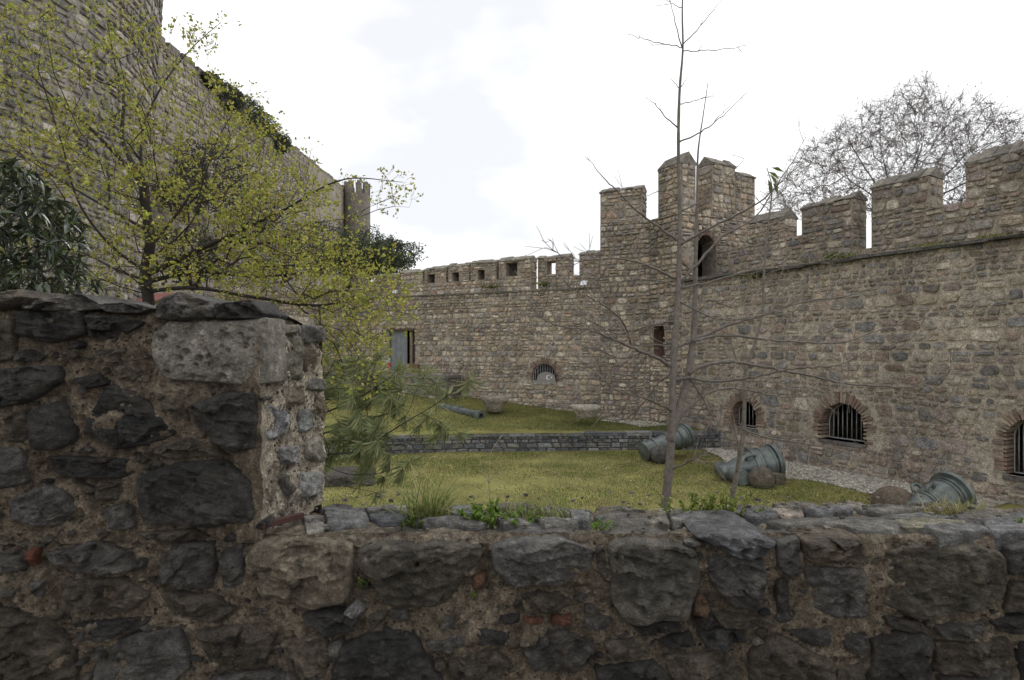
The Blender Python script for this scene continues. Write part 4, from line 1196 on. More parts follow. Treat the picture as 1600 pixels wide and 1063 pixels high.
gd = mort(gy, gz, 4, 0.02) + 0.012
for k in range(900):
    r = min(0.014, 0.0035 + rg.exponential(0.0025))
    v = (cubg * 0.62 + rg.normal(0, 0.28, (8, 3))) * r
    grit.add(v + [PX + gd[k], YN + gy[k], gz[k]], cqg, col=np.array([(0.4, 0.36, 0.3), (0.26, 0.22, 0.17), (0.18, 0.15, 0.12)][rg.integers(3)]) * rg.uniform(0.7, 1.2))
grit.build('mortar_grit', M['near_pale'], near, smooth=False, kind='stuff')
# loose chips on the wall top
chips = MB()
for k in range(170):
    x, y = rg.uniform(-0.95, 2.6), rg.uniform(YN + 0.05, 3.0)
    r = rg.uniform(0.004, 0.014)
    V = rg.normal(0, 1, (8, 3)); V /= np.linalg.norm(V, axis=1)[:, None]
    cube = np.array([[a, b, c] for c in (-1, 1) for b in (-1, 1) for a in (-1, 1)]) * 0.7 + V * 0.35
    chips.add(cube * np.array([1, 1, 0.6]) * r + [x, y, TOPZ + 0.004 + r * 0.3], [[0, 2, 3, 1], [4, 5, 7, 6], [0, 1, 5, 4], [2, 6, 7, 3], [0, 4, 6, 2], [1, 3, 7, 5]], col=np.array((0.2, .18, .15)) * rg.uniform(0.5, 1.6))
chips.build('stone_chips', M['near_pale'], near, smooth=False, kind='stuff')

# rusty square bar lying on the ledge at the foot of the pier
bar = MB()
a, b = P(409, 822, 2.29), P(472, 805, 2.5)
dv = (b - a); L = np.linalg.norm(dv); dv /= L
nx = np.cross(dv, [0, 0, 1])
c = [a + dv * t + nx * w + np.array([0, 0, h]) for t in (0, L) for h in (-0.011, 0.011) for w in (-0.011, 0.011)]
bar.add(c, [[0, 1, 3, 2], [4, 6, 7, 5], [0, 4, 5, 1], [2, 3, 7, 6], [0, 2, 6, 4], [1, 5, 7, 3]])
o = bar.build('iron_bar', M['rust'], smooth=False)
tag(o, 'short rusty square iron bar lying at the foot of the stone pier', 'bar')
bv = o.modifiers.new('bevel', 'BEVEL'); bv.width = 0.002; bv.segments = 2
# ------------------------------------------------------------------ cannons and stones
def dirv(az, el):
    """az degrees clockwise from +Y seen from above, el degrees up"""
    a, e = math.radians(az), math.radians(el)
    return np.array([math.sin(a) * math.cos(e), math.cos(a) * math.cos(e), math.sin(e)])

def ring_prof(x, r, w=0.025, h=0.022):
    h *= 1.6
    return [(x - w, r), (x - w * 0.7, r + h), (x + w * 0.7, r + h), (x + w, r)]

def cannon(name, label, base, az, el, prof, handles=(), trunnion=None, bore=None, sc=1.0):
    prof = [(x * sc, r * sc) for x, r in prof]
    handles = [(x * sc, r * sc, lo * sc, a) for x, r, lo, a in handles]
    trunnion = tuple(q * sc for q in trunnion) if trunnion else None
    bore = bore * sc if bore else None
    t = thing(name, label, 'cannon', 'bronze cannons on the lawns')
    ax = dirv(az, el)
    mb = MB()
    L = prof[-1][0]
    pr = [(0, 0.001)] + list(prof)
    if bore:
        pr += [(L + 0.005, bore * 1.05), (L - 0.02, bore), (L - 0.55, bore * 0.98), (L - 0.55, 0.001)]
    lathe(mb, pr, base, ax, 36)
    mb.build('barrel', M['bronze'], t)
    side = np.cross(ax, [0, 0, 1]); side /= np.linalg.norm(side)
    up = np.cross(side, ax)
    for (x, r, lo, ang) in handles:                  # dolphin handles
        m2 = MB()
        rad = math.cos(ang) * up + math.sin(ang) * side
        o = np.array(base) + ax * x + rad * (r - 0.02)
        th = np.linspace(0, math.pi, 12)
        tube(m2, [o - ax * lo * math.cos(k) + rad * (lo * 1.3 * math.sin(k)) for k in th], 0.034, 8)
        m2.build('handle', M['bronze'], t)
    if trunnion:
        x, r, ln, off = trunnion
        for sg in (-1, 1):
            m2 = MB()
            lathe(m2, [(0, 0.001), (0, r), (ln * 0.9, r), (ln, r * 0.96), (ln, 0.001)], np.array(base) + ax * x + up * off, side * sg + 0.0 * ax, 22)
            m2.build('trunnion', M['bronze'], t)
    return t

# mortar with chamber, on stone ball: near the middle window
Yc = 13.0
cannon('cannon', 'squat bronze mortar with two handles and thick trunnions, propped on a brown stone ball', P(1124, 737, 13.3) + np.array([0, 0, -0.03]), 84, 10,
       [(0, 0.12), (0.03, 0.16), (0.08, 0.175), (0.2, 0.18), (0.26, 0.2), (0.4, 0.27), (0.6, 0.315), (0.66, 0.33), (0.72, 0.36), (0.8, 0.395)] + ring_prof(0.84, 0.4) + [(1.02, 0.41)] + ring_prof(1.06, 0.412, 0.015, 0.012) +
       [(1.28, 0.405), (1.3, 0.43), (1.33, 0.43), (1.34, 0.39), (1.38, 0.39), (1.385, 0.455), (1.44, 0.465), (1.45, 0.44), (1.5, 0.44), (1.5, 0.4)], handles=((0.74, 0.37, 0.12, -0.1), (0.74, 0.37, 0.12, 0.75)), trunnion=(0.3, 0.19, 0.62, -0.06), bore=0.34, sc=0.88)
# bombard in front of the retaining wall
cannon('cannon', 'thick bronze cannon on a grey stone ball before the low dark retaining wall', P(1003, 706, 15.7) + np.array([0.03, 0, 0.0]), 66, 14,
       [(x, r * 0.86) for x, r in [(0, 0.24), (0.015, 0.285), (0.08, 0.29), (0.1, 0.265), (0.3, 0.265)] + ring_prof(0.34, 0.265, 0.05, 0.025) + [(0.5, 0.26), (0.7, 0.27)] + ring_prof(0.76, 0.275, 0.04, 0.03) + [(1.0, 0.3)] + ring_prof(1.1, 0.31, 0.03, 0.025) + [(1.28, 0.335), (1.29, 0.37), (1.33, 0.37), (1.335, 0.34), (1.36, 0.34), (1.365, 0.385), (1.46, 0.385)]], bore=0.23)
# mortar close to the foreground wall
cannon('cannon', 'bronze mortar with two loop handles and flared rim beside the largest arched window', P(1424, 805, 10.3), 72, 18,
       [(0, 0.2), (0.03, 0.24), (0.2, 0.25), (0.3, 0.29), (0.36, 0.31)] + ring_prof(0.4, 0.32, 0.03, 0.02) + ring_prof(0.46, 0.33, 0.015, 0.012) + [(0.62, 0.35), (0.78, 0.36)] + ring_prof(0.96, 0.365, 0.015, 0.014) + ring_prof(1.05, 0.365, 0.02, 0.02) + [(1.1, 0.365), (1.14, 0.365), (1.145, 0.455), (1.21, 0.47), (1.215, 0.43), (1.25, 0.43), (1.25, 0.39)],
       handles=((0.56, 0.35, 0.11, 0.2), (0.56, 0.35, 0.11, -0.65)), bore=0.34, sc=0.84)
# long gun on the upper lawn
p0 = P(690, 638.5, 20.9); p1 = P(752, 650, 19.3)
ax = p1 - p0; L = float(np.linalg.norm(ax)) 
az = math.degrees(math.atan2(ax[0], ax[1])); el = math.degrees(math.asin(ax[2] / L))
cannon('cannon', 'slender bronze gun barrel lying on the upper lawn with its muzzle open', p0, az, el,
       [(0, 0.16), (0.04, 0.2), (0.1, 0.2), (0.14, 0.18), (0.6, 0.175)] + ring_prof(0.66, 0.175) + [(1.0, 0.16)] + ring_prof(1.05, 0.16) + [(1.5, 0.14), (L - 0.3, 0.135), (L - 0.2, 0.16), (L - 0.1, 0.185), (L - 0.02, 0.18), (L, 0.17)], bore=0.085)

def blob(name, label, cat, c, r, seed, col, squash=(1, 1, 1), amp=0.03, matn='wall_stone', group=None):
    n, m = 26, 16
    th, ph = np.meshgrid(np.arange(n) * 2 * math.pi / n, np.linspace(0.02, math.pi - 0.02, m), indexing='ij')
    d = np.stack([np.sin(ph) * np.cos(th), np.sin(ph) * np.sin(th), np.cos(ph)], -1).reshape(-1, 3)
    d = d * (1 + amp * fbm(d * 2.3 + seed, seed, 4))[:, None]
    i, j = np.meshgrid(np.arange(n), np.arange(m - 1), indexing='ij')
    q = np.stack([i * m + j, i * m + j + 1, ((i + 1) % n) * m + j + 1, ((i + 1) % n) * m + j], -1).reshape(-1, 4)
    mb = MB(); mb.add(np.array(c) + d * r * np.array(squash), q, col=col)
    o = mb.build(name, M[matn])
    return tag(o, label, cat, group)
gb = 'stone cannonballs on the lawn'
blob('stone_ball', 'brown stone ball under the mortar with thick trunnions', 'ball', P(1190, 749, 12.75), 0.265, 3, (0.165, 0.142, 0.11), group=gb)
blob('stone_ball', 'small grey stone ball beside the cannon at the retaining wall', 'ball', P(1031, 711, 15.4), 0.235, 4, (0.1, 0.095, 0.085), group=gb)
blob('stone_ball', 'wide brown stone ball half sunk beside the loop-handled mortar', 'ball', P(1396, 786, 10.7), 0.31, 5, (0.15, 0.118, 0.09), (1.15, 1, 0.95), group=gb)

# squared block that chocks the ball
def stone_block(name, label, cat, c, sz, rotz, seed, col, n=9, amp=0.02):
    mb = MB()
    g = np.linspace(-1, 1, n)
    for axn in range(3):
        for sg in (-1, 1):
            a, b = np.meshgrid(g, g, indexing='ij')
            p = np.zeros((n * n, 3)); o2 = [k for k in range(3) if k != axn]
            p[:, axn] = sg; p[:, o2[0]] = a.ravel(); p[:, o2[1]] = b.ravel()
            m_ = np.max(np.abs(p), 1)
            nrm = (np.abs(p) ** 9).sum(1) ** (1 / 9)
            p = p / nrm[:, None]
            p = p + amp / np.array(sz) * np.stack([fbm(p * 1.7 + k * 9 + seed, seed + k, 4) for k in range(3)], 1)
            i, j = np.meshgrid(np.arange(n - 1), np.arange(n - 1), indexing='ij')
            q = np.stack([i * n + j, (i + 1) * n + j, (i + 1) * n + j + 1, i * n + j + 1], -1).reshape(-1, 4)
            if (sg > 0) == (axn == 1):
                q = q[:, ::-1]
            p = p * np.array(sz)
            cr, sr = math.cos(rotz), math.sin(rotz)
            p = np.stack([p[:, 0] * cr - p[:, 1] * sr, p[:, 0] * sr + p[:, 1] * cr, p[:, 2]], 1)
            mb.add(p + np.array(c), q, col=col)
    o = mb.build(name, M['wall_stone'])
    return tag(o, label, cat)
stone_block('stone_block', 'squared brown stone block wedged behind the brown stone ball', 'block', P(1214, 750, 12.95) + np.array([0, 0.05, -0.01]), (0.13, 0.16, 0.15), 0.3, 6, (0.17, 0.15, 0.11))
stone_block('stone_step', 'low slab of layered stone lying on the grass under the pine', 'slab', P(540, 752, 13.2) + np.array([0, 0, 0.02]), (0.6, 0.45, 0.2), 0.15, 7, (0.085, 0.078, 0.07), 14, 0.1)

# carved stone basins by the far wall
def basin(label, px, py, Y, w, h, seed, hollow=True, rot=0.0, col=(0.34, 0.305, 0.25)):
    n = 40
    th = np.arange(n) * 2 * math.pi / n
    sq = 1 / (np.abs(np.cos(th)) ** 5 + np.abs(np.sin(th)) ** 5) ** 0.2      # square top easing to a round foot
    prof = [(0.0, 0.001, 0), (0.0, 0.62, 0), (0.3, 0.7, 0.1), (0.62, 0.9, 0.7), (0.72, 0.98, 1), (0.98, 1.0, 1), (1.0, 0.96, 1)]
    if hollow:
        prof += [(1.0, 0.74, 0.0), (0.85, 0.68, 0.0), (0.6, 0.5, 0), (0.55, 0.001, 0)]
    else:
        prof += [(1.03, 0.6, 0.5), (1.0, 0.001, 0)]
    v = []
    for z, r, k in prof:
        rr = r * w / 2 * (1 + k * (sq - 1) * 0.75)
        v.append(np.stack([rr * np.cos(th + rot), rr * np.sin(th + rot), np.full(n, z * h)], 1))
    v = np.concatenate(v)
    v += 0.02 * np.stack([fbm(v * 5 + seed + 9 * k, seed + k, 3) for k in range(3)], 1)
    i, j = np.meshgrid(np.arange(len(prof) - 1), np.arange(n), indexing='ij')
    q = np.stack([i * n + j, i * n + (j + 1) % n, (i + 1) * n + (j + 1) % n, (i + 1) * n + j], -1).reshape(-1, 4)
    c = P(px, py, Y)
    mb = MB(); mb.add(v + c, q, col=col)
    o = mb.build('stone_basin', M['wall_stone'])
    tag(o, label, 'basin')
basin('hollow carved stone basin on the grass below the far wall', 773, 643, 20.1, 0.82, 0.5, 8, True, 0.5)
basin('flat-topped carved stone capital on the grass near the corner tower', 915, 653, 18.6, 0.84, 0.38, 9, False, 0.2, (0.46, 0.42, 0.35))

# barrier post with chain, plank box, flood lights
post = thing('barrier_post', 'red and white barrier post on the landing beside the steel door', 'post')
pb = P(608, 582, PL(PL.uv(608, 582)[0], 0, 0)[1] + 0.35); pb[2] = drv0 - 0.005
s = MB(); tube(s, [pb, pb + [0, 0, 0.46]], 0.04, 10, (0.55, 0.03, 0.05)); s.build('shaft', M['paint'], post)
s = MB(); tube(s, [pb + [0, 0, 0.46], pb + [0, 0, 0.62]], 0.041, 10, (0.75, 0.75, 0.75)); s.build('white_band', M['paint'], post)
s = MB(); th = np.linspace(0, 1, 14); tube(s, [pb + np.array([-1.1 * t, 0.35 * t, 0.58 - 0.9 * t * (1.25 - t)]) for t in th], 0.016, 5, (0.7, 0.68, 0.66)); s.build('chain', M['paint'], post)
cr = thing('wooden_crate', 'small weathered plank box on the landing by the door jamb', 'crate')
cu0, cu1 = FF.uv(657, 575)[0], FF.uv(640, 575)[0]
w4 = (cu1 - cu0) / 4
for k in range(4):
    s = MB(); box(s, FF, cu0 + k * w4 + 0.004, cu0 + (k + 1) * w4 - 0.004, drv0 - 0.004, drv0 + 0.4, 0.16, 0.19, np.array((0.2, 0.15, 0.07)) * (0.85 + 0.1 * k)); s.build('plank', M['wood'], cr, smooth=False)
for uu in (cu0, cu1 - 0.03):
    s = MB(); box(s, FF, uu, uu + 0.03, drv0 - 0.004, drv0 + 0.38, 0.03, 0.158, (0.18, 0.13, 0.065)); s.build('side_panel', M['wood'], cr, smooth=False)

def flood(label, px, py, mp, tilt=0.5):
    t = thing('flood_light', label, 'flood light', 'flood lights on the far wall')
    u, v = mp.uv(px, py)
    s = MB()
    w, h = 0.14, 0.11
    c = np.array([[u + a, v + b * math.cos(tilt), 0.1 + e + b * math.sin(tilt) * -1.0] for e in (0.0, 0.09) for b in (-h, h) for a in (-w, w)])
    s.add(mp(c[:, 0], c[:, 1], c[:, 2]), [[0, 2, 3, 1], [4, 5, 7, 6], [0, 1, 5, 4], [2, 6, 7, 3], [0, 4, 6, 2], [1, 3, 7, 5]], col=(0.25, 0.25, 0.25)); s.build('housing', M['paint'], t, smooth=False)
    s = MB()
    k = 0.82
    c = np.array([[u + a * k, v + b * k * math.cos(tilt), 0.196 - b * k * math.sin(tilt)] for b in (-h, h) for a in (-w, w)])
    s.add(mp(c[:, 0], c[:, 1], c[:, 2]), [[0, 1, 3, 2]], col=(0.75, 0.76, 0.78)); s.build('glass', M['paint'], t, smooth=False)
    s = MB(); tube(s, mp([u, u], [v - 0.02, v - 0.3], [0.12, -0.02]), 0.018, 6, (0.2, 0.2, 0.2)); s.build('bracket', M['iron'], t)
flood('white square flood light on the wall beside the corner tower', 915, 443, FF)
flood('white flood light above the far wall among the yellow-green branches', 572, 463, FF)
flood('dull flood light on the wall walk above the steel door', 621, 457, FF)

# ------------------------------------------------------------------ gravel, grass, litter
rng = np.random.default_rng(70)
grav = MB()
cub = np.array([[a, b, c] for c in (-1, 1) for b in (-1, 1) for a in (-1, 1)], float)
cq = [[0, 2, 3, 1], [4, 5, 7, 6], [0, 1, 5, 4], [2, 6, 7, 3], [0, 4, 6, 2], [1, 3, 7, 5]]
def gravel(N, fn, zf):
    for k in range(N):
        x, y, ok = fn()
        if not ok:
            continue
        r = rng.uniform(0.012, 0.032)
        v = (cub * 0.6 + rng.normal(0, 0.28, (8, 3))) * r * np.array([1.2, 1.2, 0.7])
        grav.add(v + [x, y, zf(x, y) + r * 0.35], cq, col=np.array((0.66, 0.62, 0.54)) * rng.uniform(0.6, 1.3))
us_ = np.linspace(2.4, 9.9, 90)
ed_ = (1.5 * np.minimum(1.0, (us_ - 2.2) / 2.5) + 0.12) * (1 + 0.35 * vnoise(np.stack([us_ * 1.3, us_ * 0, us_ * 0], 1), 5)) + 0.1 * vnoise(np.stack([us_ * 6, us_ * 0, us_ * 0], 1), 6)
pa_, pb_ = FR(us_, LAWN + 0.022, np.full(90, -0.02)), FR(us_, LAWN + 0.016, ed_)
grav.add(np.concatenate([pa_, pb_]), [[i, i + 1, 90 + i + 1, 90 + i] for i in range(89)], col=(0.5, 0.46, 0.385))
def g1():
    u = rng.uniform(2.6, 9.6)
    edge = 1.75 * min(1.0, (u - 2.2) / 2.5) * (1 + 0.4 * vnoise(np.array([[u * 1.3, 0, 0]]), 5)[0]) + 0.15
    d = rng.uniform(0.02, 1.0) ** 0.8 * edge
    p = FR(u, 0, d)
    return p[0], p[1], True
gravel(13000, g1, lambda x, y: LAWN + 0.022)
def g2():
    u = rng.uniform(-1.1, 1.3); p = FF(u, 0, rng.uniform(0.1, 1.2)) if u > 0 else FR(-u, 0, rng.uniform(0.1, 1.3))
    return p[0], p[1], p[1] > ret_y(p[0]) + 0.3
gravel(1300, g2, lambda x, y: float(up_z(np.array(x), np.array(y))) + 0.015)
o = grav.build('gravel', M['near_pale'], smooth=False, kind='stuff')
tag(o, 'pale gravel strewn along the foot of the fortress walls', 'gravel', kind='stuff')

def blades(N, xy, z, h, w, pal, rng, lean=0.5):
    """N three-cornered grass blades"""
    x, y = xy
    a = rng.uniform(0, 2 * math.pi, N)
    hh = h * rng.uniform(0.5, 1.3, N)
    ww = w * rng.uniform(0.7, 1.3, N)
    dx, dy = np.cos(a) * ww, np.sin(a) * ww
    b = rng.uniform(0, 2 * math.pi, N); ln = hh * rng.uniform(0, lean, N) * 1.6
    p0 = np.stack([x - dx, y - dy, z], 1); p1 = np.stack([x + dx, y + dy, z], 1)
    p2 = np.stack([x + np.cos(b) * ln, y + np.sin(b) * ln, z + hh], 1)
    v = np.stack([p0, p1, p2], 1).reshape(-1, 3)
    c = np.repeat(pal[rng.integers(0, len(pal), N)] * rng.uniform(0.7, 1.25, N)[:, None], 3, 0)
    return v, np.arange(3 * N).reshape(-1, 3), c
GP = np.array((1.24, 1.22, 1.8)) * np.array([(0.12, 0.135, 0.03), (0.15, 0.15, 0.04), (0.19, 0.165, 0.055), (0.1, 0.13, 0.025), (0.22, 0.18, 0.075), (0.14, 0.155, 0.035)])
GREEN = np.array([(0.1, 0.165, 0.03), (0.11, 0.16, 0.028)])
def patchy(x, y, s):
    return fbm(np.stack([x * 0.9, y * 0.9, x * 0], 1), s, 3)
gm = MB()
N = 170000
y = 3.2 + (17.1 - 3.2) * rng.random(N) ** 0.9
x = -5.6 + (8.8 + 5.6) * rng.random(N)
ok = (np.abs(x / y) < 0.95) & (x < 15.6 - 0.55 * y - 0.3) & (y < ret_y(x) - 0.05)
duR = (x - K[0]) * dR[0] + (y - K[1]) * dR[1]; ddR = (x - K[0]) * nR[0] + (y - K[1]) * nR[1]
ok &= ~((ddR < 1.2 * np.clip((duR - 2.2) / 2.5, 0, 1)) & (rng.random(N) < 0.93))
x, y = x[ok], y[ok]
pt = patchy(x, y, 91)
keep = rng.random(len(x)) < np.clip(0.7 + 1.3 * pt, 0.06, 1)
x, y, pt = x[keep], y[keep], pt[keep]
v, t, c = blades(len(x), (x, y), np.full(len(x), LAWN - 0.005) + 0.03 * fbm(np.stack([x * 0.6, y * 0.6, x * 0], 1), 3, 3), 0.05, 0.006, GP, rng, 0.8)
gsel = np.repeat((pt > 0.22) & (rng.random(len(x)) < 0.6), 3)
c[gsel] = GREEN[0] * np.repeat(rng.uniform(0.8, 1.3, len(x)), 3)[gsel][:, None]
gm.add(v, tris=t, col=c)
N = 60000
x = rng.uniform(-9, 5.5, N); tt = rng.random(N)
y = ret_y(x) + 0.35 + tt * (far_y(x) - ret_y(x) - 0.4)
v, t, c = blades(N, (x, y), up_z(x, y) - 0.005, 0.05, 0.009, GP * np.array([0.95, 1.05, 1]), rng, 0.8)
gm.add(v, tris=t, col=c)
o = gm.build('grass', M['grass'], smooth=False, kind='stuff')
tag(o, 'short patchy olive grass covering both lawns', 'grass', kind='stuff')
lit = MB()
N = 1800
y = 3.4 + 15 * rng.random(N) ** 0.8; x = rng.uniform(-5, 8, N)
for k in range(N):
    if y[k] > ret_y(x[k]) - 0.1 or x[k] > 15.3 - 0.55 * y[k]:
        continue
    a, r = rng.uniform(0, 6.28), rng.uniform(0.015, 0.035)
    q = np.array([[-1.6, 0, 0], [0, -0.6, 0.2], [1.6, 0, 0], [0, 0.6, 0.25]]) * r
    ca, sa = math.cos(a), math.sin(a)
    q = np.stack([q[:, 0] * ca - q[:, 1] * sa, q[:, 0] * sa + q[:, 1] * ca, q[:, 2] + rng.uniform(-0.3, 0.3) * q[:, 0]], 1)
    lit.add(q + [x[k], y[k], LAWN + rng.uniform(0.02, 0.045)], [[0, 1, 2, 3]], col=np.array([(0.38, 0.33, 0.15), (0.3, 0.22, 0.1), (0.42, 0.38, 0.26)][rng.integers(3)]) * rng.uniform(0.8, 1.2))
o = lit.build('fallen_leaves', M['leaf'], smooth=False, kind='stuff')
tag(o, 'pale fallen leaves scattered over the lower lawn', 'leaves', kind='stuff')

# ------------------------------------------------------------------ plants on the wall tops
def arc_blade(mb, base, az, ln, el, w, droop, col, n=6):
    d = np.array([math.sin(az), math.cos(az), 0]); sd = np.array([math.cos(az), -math.sin(az), 0])
    p = np.array(base, float); pts = [p.copy()]
    e = el
    for k in range(n):
        p = p + ln / n * (d * math.cos(e) + np.array([0, 0, math.sin(e)])); pts.append(p.copy())
        e -= droop / n
    pts = np.array(pts)
    ww = w * np.array([0.7, 1, 1, 0.9, 0.7, 0.45, 0.05])[:n + 1]
    v = np.concatenate([pts - sd * ww[:, None], pts + sd * ww[:, None]])
    m = n + 1
    mb.add(v, [[i, i + 1, m + i + 1, m + i] for i in range(n)], col=col)

def grass_tuft(label, base, N, ln, w, pal, seed, spread=0.03, el=(0.7, 1.5), droop=(0.4, 1.5)):
    rg = np.random.default_rng(seed)
    mb = MB()
    for k in range(N):
        b = np.array(base) + [rg.normal(0, spread), rg.normal(0, spread * 0.6), -0.01]
        arc_blade(mb, b, rg.uniform(0, 6.28), ln * rg.uniform(0.4, 1.1), rg.uniform(*el), w * rg.uniform(0.6, 1.2), rg.uniform(*droop), pal[rg.integers(len(pal))] * rg.uniform(0.75, 1.25))
    o = mb.build('grass_tuft', M['grass'], smooth=True)
    return tag(o, label, 'grass')

def leaf_quad(mb, p, dr, up, ln, w, col):
    dr = dr / (np.linalg.norm(dr) + 1e-9)
    sd = np.cross(dr, up); sd /= np.linalg.norm(sd) + 1e-9
    nn = np.cross(sd, dr)
    v = np.array([p, p + dr * ln * 0.45 + sd * w + nn * w * 0.35, p + dr * ln - nn * ln * 0.12, p + dr * ln * 0.45 - sd * w + nn * w * 0.35])
    mb.add(v, [[0, 1, 2, 3]], col=col)

def weed(label, base, N, hgt, spread, leaf, pal, seed, per=14, cat='weed'):
    rg = np.random.default_rng(seed)
    t = thing('weed', label, cat)
    st, lf = MB(), MB()
    for k in range(N):
        b = np.array(base) + [rg.normal(0, spread * 0.45), rg.normal(0, spread * 0.25), -0.01]
        az, el = rg.uniform(0, 6.28), rg.uniform(0.7, 1.5)
        d = np.array([math.sin(az) * math.cos(el), math.cos(az) * math.cos(el), math.sin(el)])
        L = hgt * rg.uniform(0.5, 1.1)
        pts = [b + d * L * s_ + np.array([0, 0, -0.15 * L * s_ * s_]) for s_ in np.linspace(0, 1, 5)]
        tube(st, pts, np.linspace(0.0018, 0.0008, 5), 4, (0.09, 0.1, 0.03))
        for q in range(per):
            s_ = rg.uniform(0.15, 1.0)
            p = b + d * L * s_ + np.array([0, 0, -0.15 * L * s_ * s_])
            dr = rg.normal(0, 1, 3) + d * 0.6 + [0, 0, 0.2]
            leaf_quad(lf, p, dr, np.array([0, 0, 1.0]) + rg.normal(0, 0.3, 3), leaf * rg.uniform(0.6, 1.2), leaf * rg.uniform(0.25, 0.4), pal[rg.integers(len(pal))] * rg.uniform(0.7, 1.3))
    st.build('stem', M['twig'], t); lf.build('foliage', M['leaf'], t, smooth=False)
    return t
GY = np.array([(0.16, 0.2, 0.05), (0.12, 0.17, 0.035), (0.22, 0.24, 0.09), (0.3, 0.28, 0.13)])
GN = np.array([(0.13, 0.21, 0.03), (0.16, 0.25, 0.04), (0.1, 0.17, 0.025)])
TZ0 = TOPZ + 0.0
def onTop(px, py):
    Y = -TZ0 * F / (py - HY); return np.array([(px - CX) / F * Y, Y, TZ0 - 0.075 * min(max((Y - 2.45) / 0.6, 0), 1)])
grass_tuft('arching clump of long pale-green grass on the low stone wall', onTop(668, 806), 170, 0.27, 0.003, GY, 1, 0.045)
grass_tuft('short grass patch growing beside the leafy weed on the low wall', onTop(838, 804), 220, 0.15, 0.0022, GY, 2, 0.08)
weed('bright green leafy weed between the grass clumps on the low wall', onTop(757, 812), 42, 0.1, 0.15, 0.024, GN, 3, 16)
weed('low dark-green creeping weed at the root of the long grass clump', onTop(655, 818), 16, 0.05, 0.1, 0.016, GN * 0.6, 4, 16)
weed('yellow-green bushy weed on the low wall at the foot of the sapling', onTop(1104, 800), 50, 0.14, 0.14, 0.019, np.array([(0.17, 0.21, 0.03), (0.2, 0.25, 0.04), (0.12, 0.16, 0.03)]), 5, 20)
weed('tiny weed sprout in the gap beside the sand-coloured block', P(566, 915, YN - 0.02), 4, 0.05, 0.02, 0.012, GN, 6, 9)
weed('small weed tuft behind the block right of the rounded boulder', onTop(938, 824), 10, 0.05, 0.04, 0.014, GN, 7, 12)
weed('small bright weed at the far end of the slab-topped wall', onTop(1592, 826), 10, 0.06, 0.03, 0.016, GN, 8, 12)
grass_tuft('dry grass tuft on the slabs before the loop-handled mortar', onTop(1478, 790), 200, 0.13, 0.0016, np.array([(0.28, 0.25, 0.11), (0.2, 0.2, 0.07), (0.33, 0.29, 0.15)]), 9, 0.07)
grass_tuft('thin yellow grass tuft on the slabs under the largest arched window', onTop(1530, 790), 90, 0.1, 0.0015, np.array([(0.28, 0.25, 0.11), (0.2, 0.22, 0.07)]), 10, 0.04)
weed('little weed in the joint under the tapered stone block', P(741, 930, YN - 0.03), 4, 0.03, 0.015, 0.01, GN, 11, 8)
# moss and weeds along the cornice
k = 0
for (px, lab) in ((1265, 'small grass clump on the cornice above the leftmost arched window'), (1330, 'grass clump on the cornice under the narrow parapet gap'), (1455, 'grass clump on the cornice below the crenel beside the end merlon'), (1545, 'grass clump on the cornice below the end merlon')):
    u = FR.uv(px, 400)[0]; b = FR(u, WALK, 0.0)
    grass_tuft(lab, b, 140, 0.16, 0.004, np.array([(0.16, 0.18, 0.04), (0.2, 0.19, 0.06), (0.12, 0.15, 0.03)]), 20 + k, 0.17); k += 1
for (px, py, lab, f) in ((1185, 436, 'green weed hanging under the cornice near the corner tower', FR), (1305, 408, 'dark green weed clinging to the cornice edge', FR), (768, 452, 'yellow-green grass clump on the far wall ledge below the merlons', FF), (850, 449, 'small weed on the far wall ledge under the slit', FF)):
    u, v = f.uv(px, py)
    weed(lab, f(u, v, 0.06), 22, 0.28, 0.35, 0.06, np.array([(0.14, 0.17, 0.04), (0.1, 0.13, 0.03), (0.18, 0.19, 0.06)]), 30 + k, 14); k += 1
# ------------------------------------------------------------------ trees
def bez(pts, Ys, n=6, wob=0.0, rg=None):
    """smooth curve through pixel points with depths"""
    p = np.array([P(x, y, Y) for (x, y), Y in zip(pts, Ys)])
    s = np.concatenate([[0], np.cumsum(np.linalg.norm(np.diff(p, axis=0), axis=1))])
    t = np.linspace(0, s[-1], n * (len(p) - 1) + 1)
    # Catmull-Rom
    m = np.gradient(p, s, axis=0)
    out = []
    for q in t:
        i = min(max(np.searchsorted(s, q) - 1, 0), len(p) - 2)
        h = s[i + 1] - s[i]; u = (q - s[i]) / h
        out.append((2 * u**3 - 3 * u**2 + 1) * p[i] + (u**3 - 2 * u**2 + u) * h * m[i] + (-2 * u**3 + 3 * u**2) * p[i + 1] + (u**3 - u**2) * h * m[i + 1])
    out = np.array(out)
    if wob and rg is not None:
        out[1:] += rg.normal(0, wob, (len(out) - 1, 3))
    return out

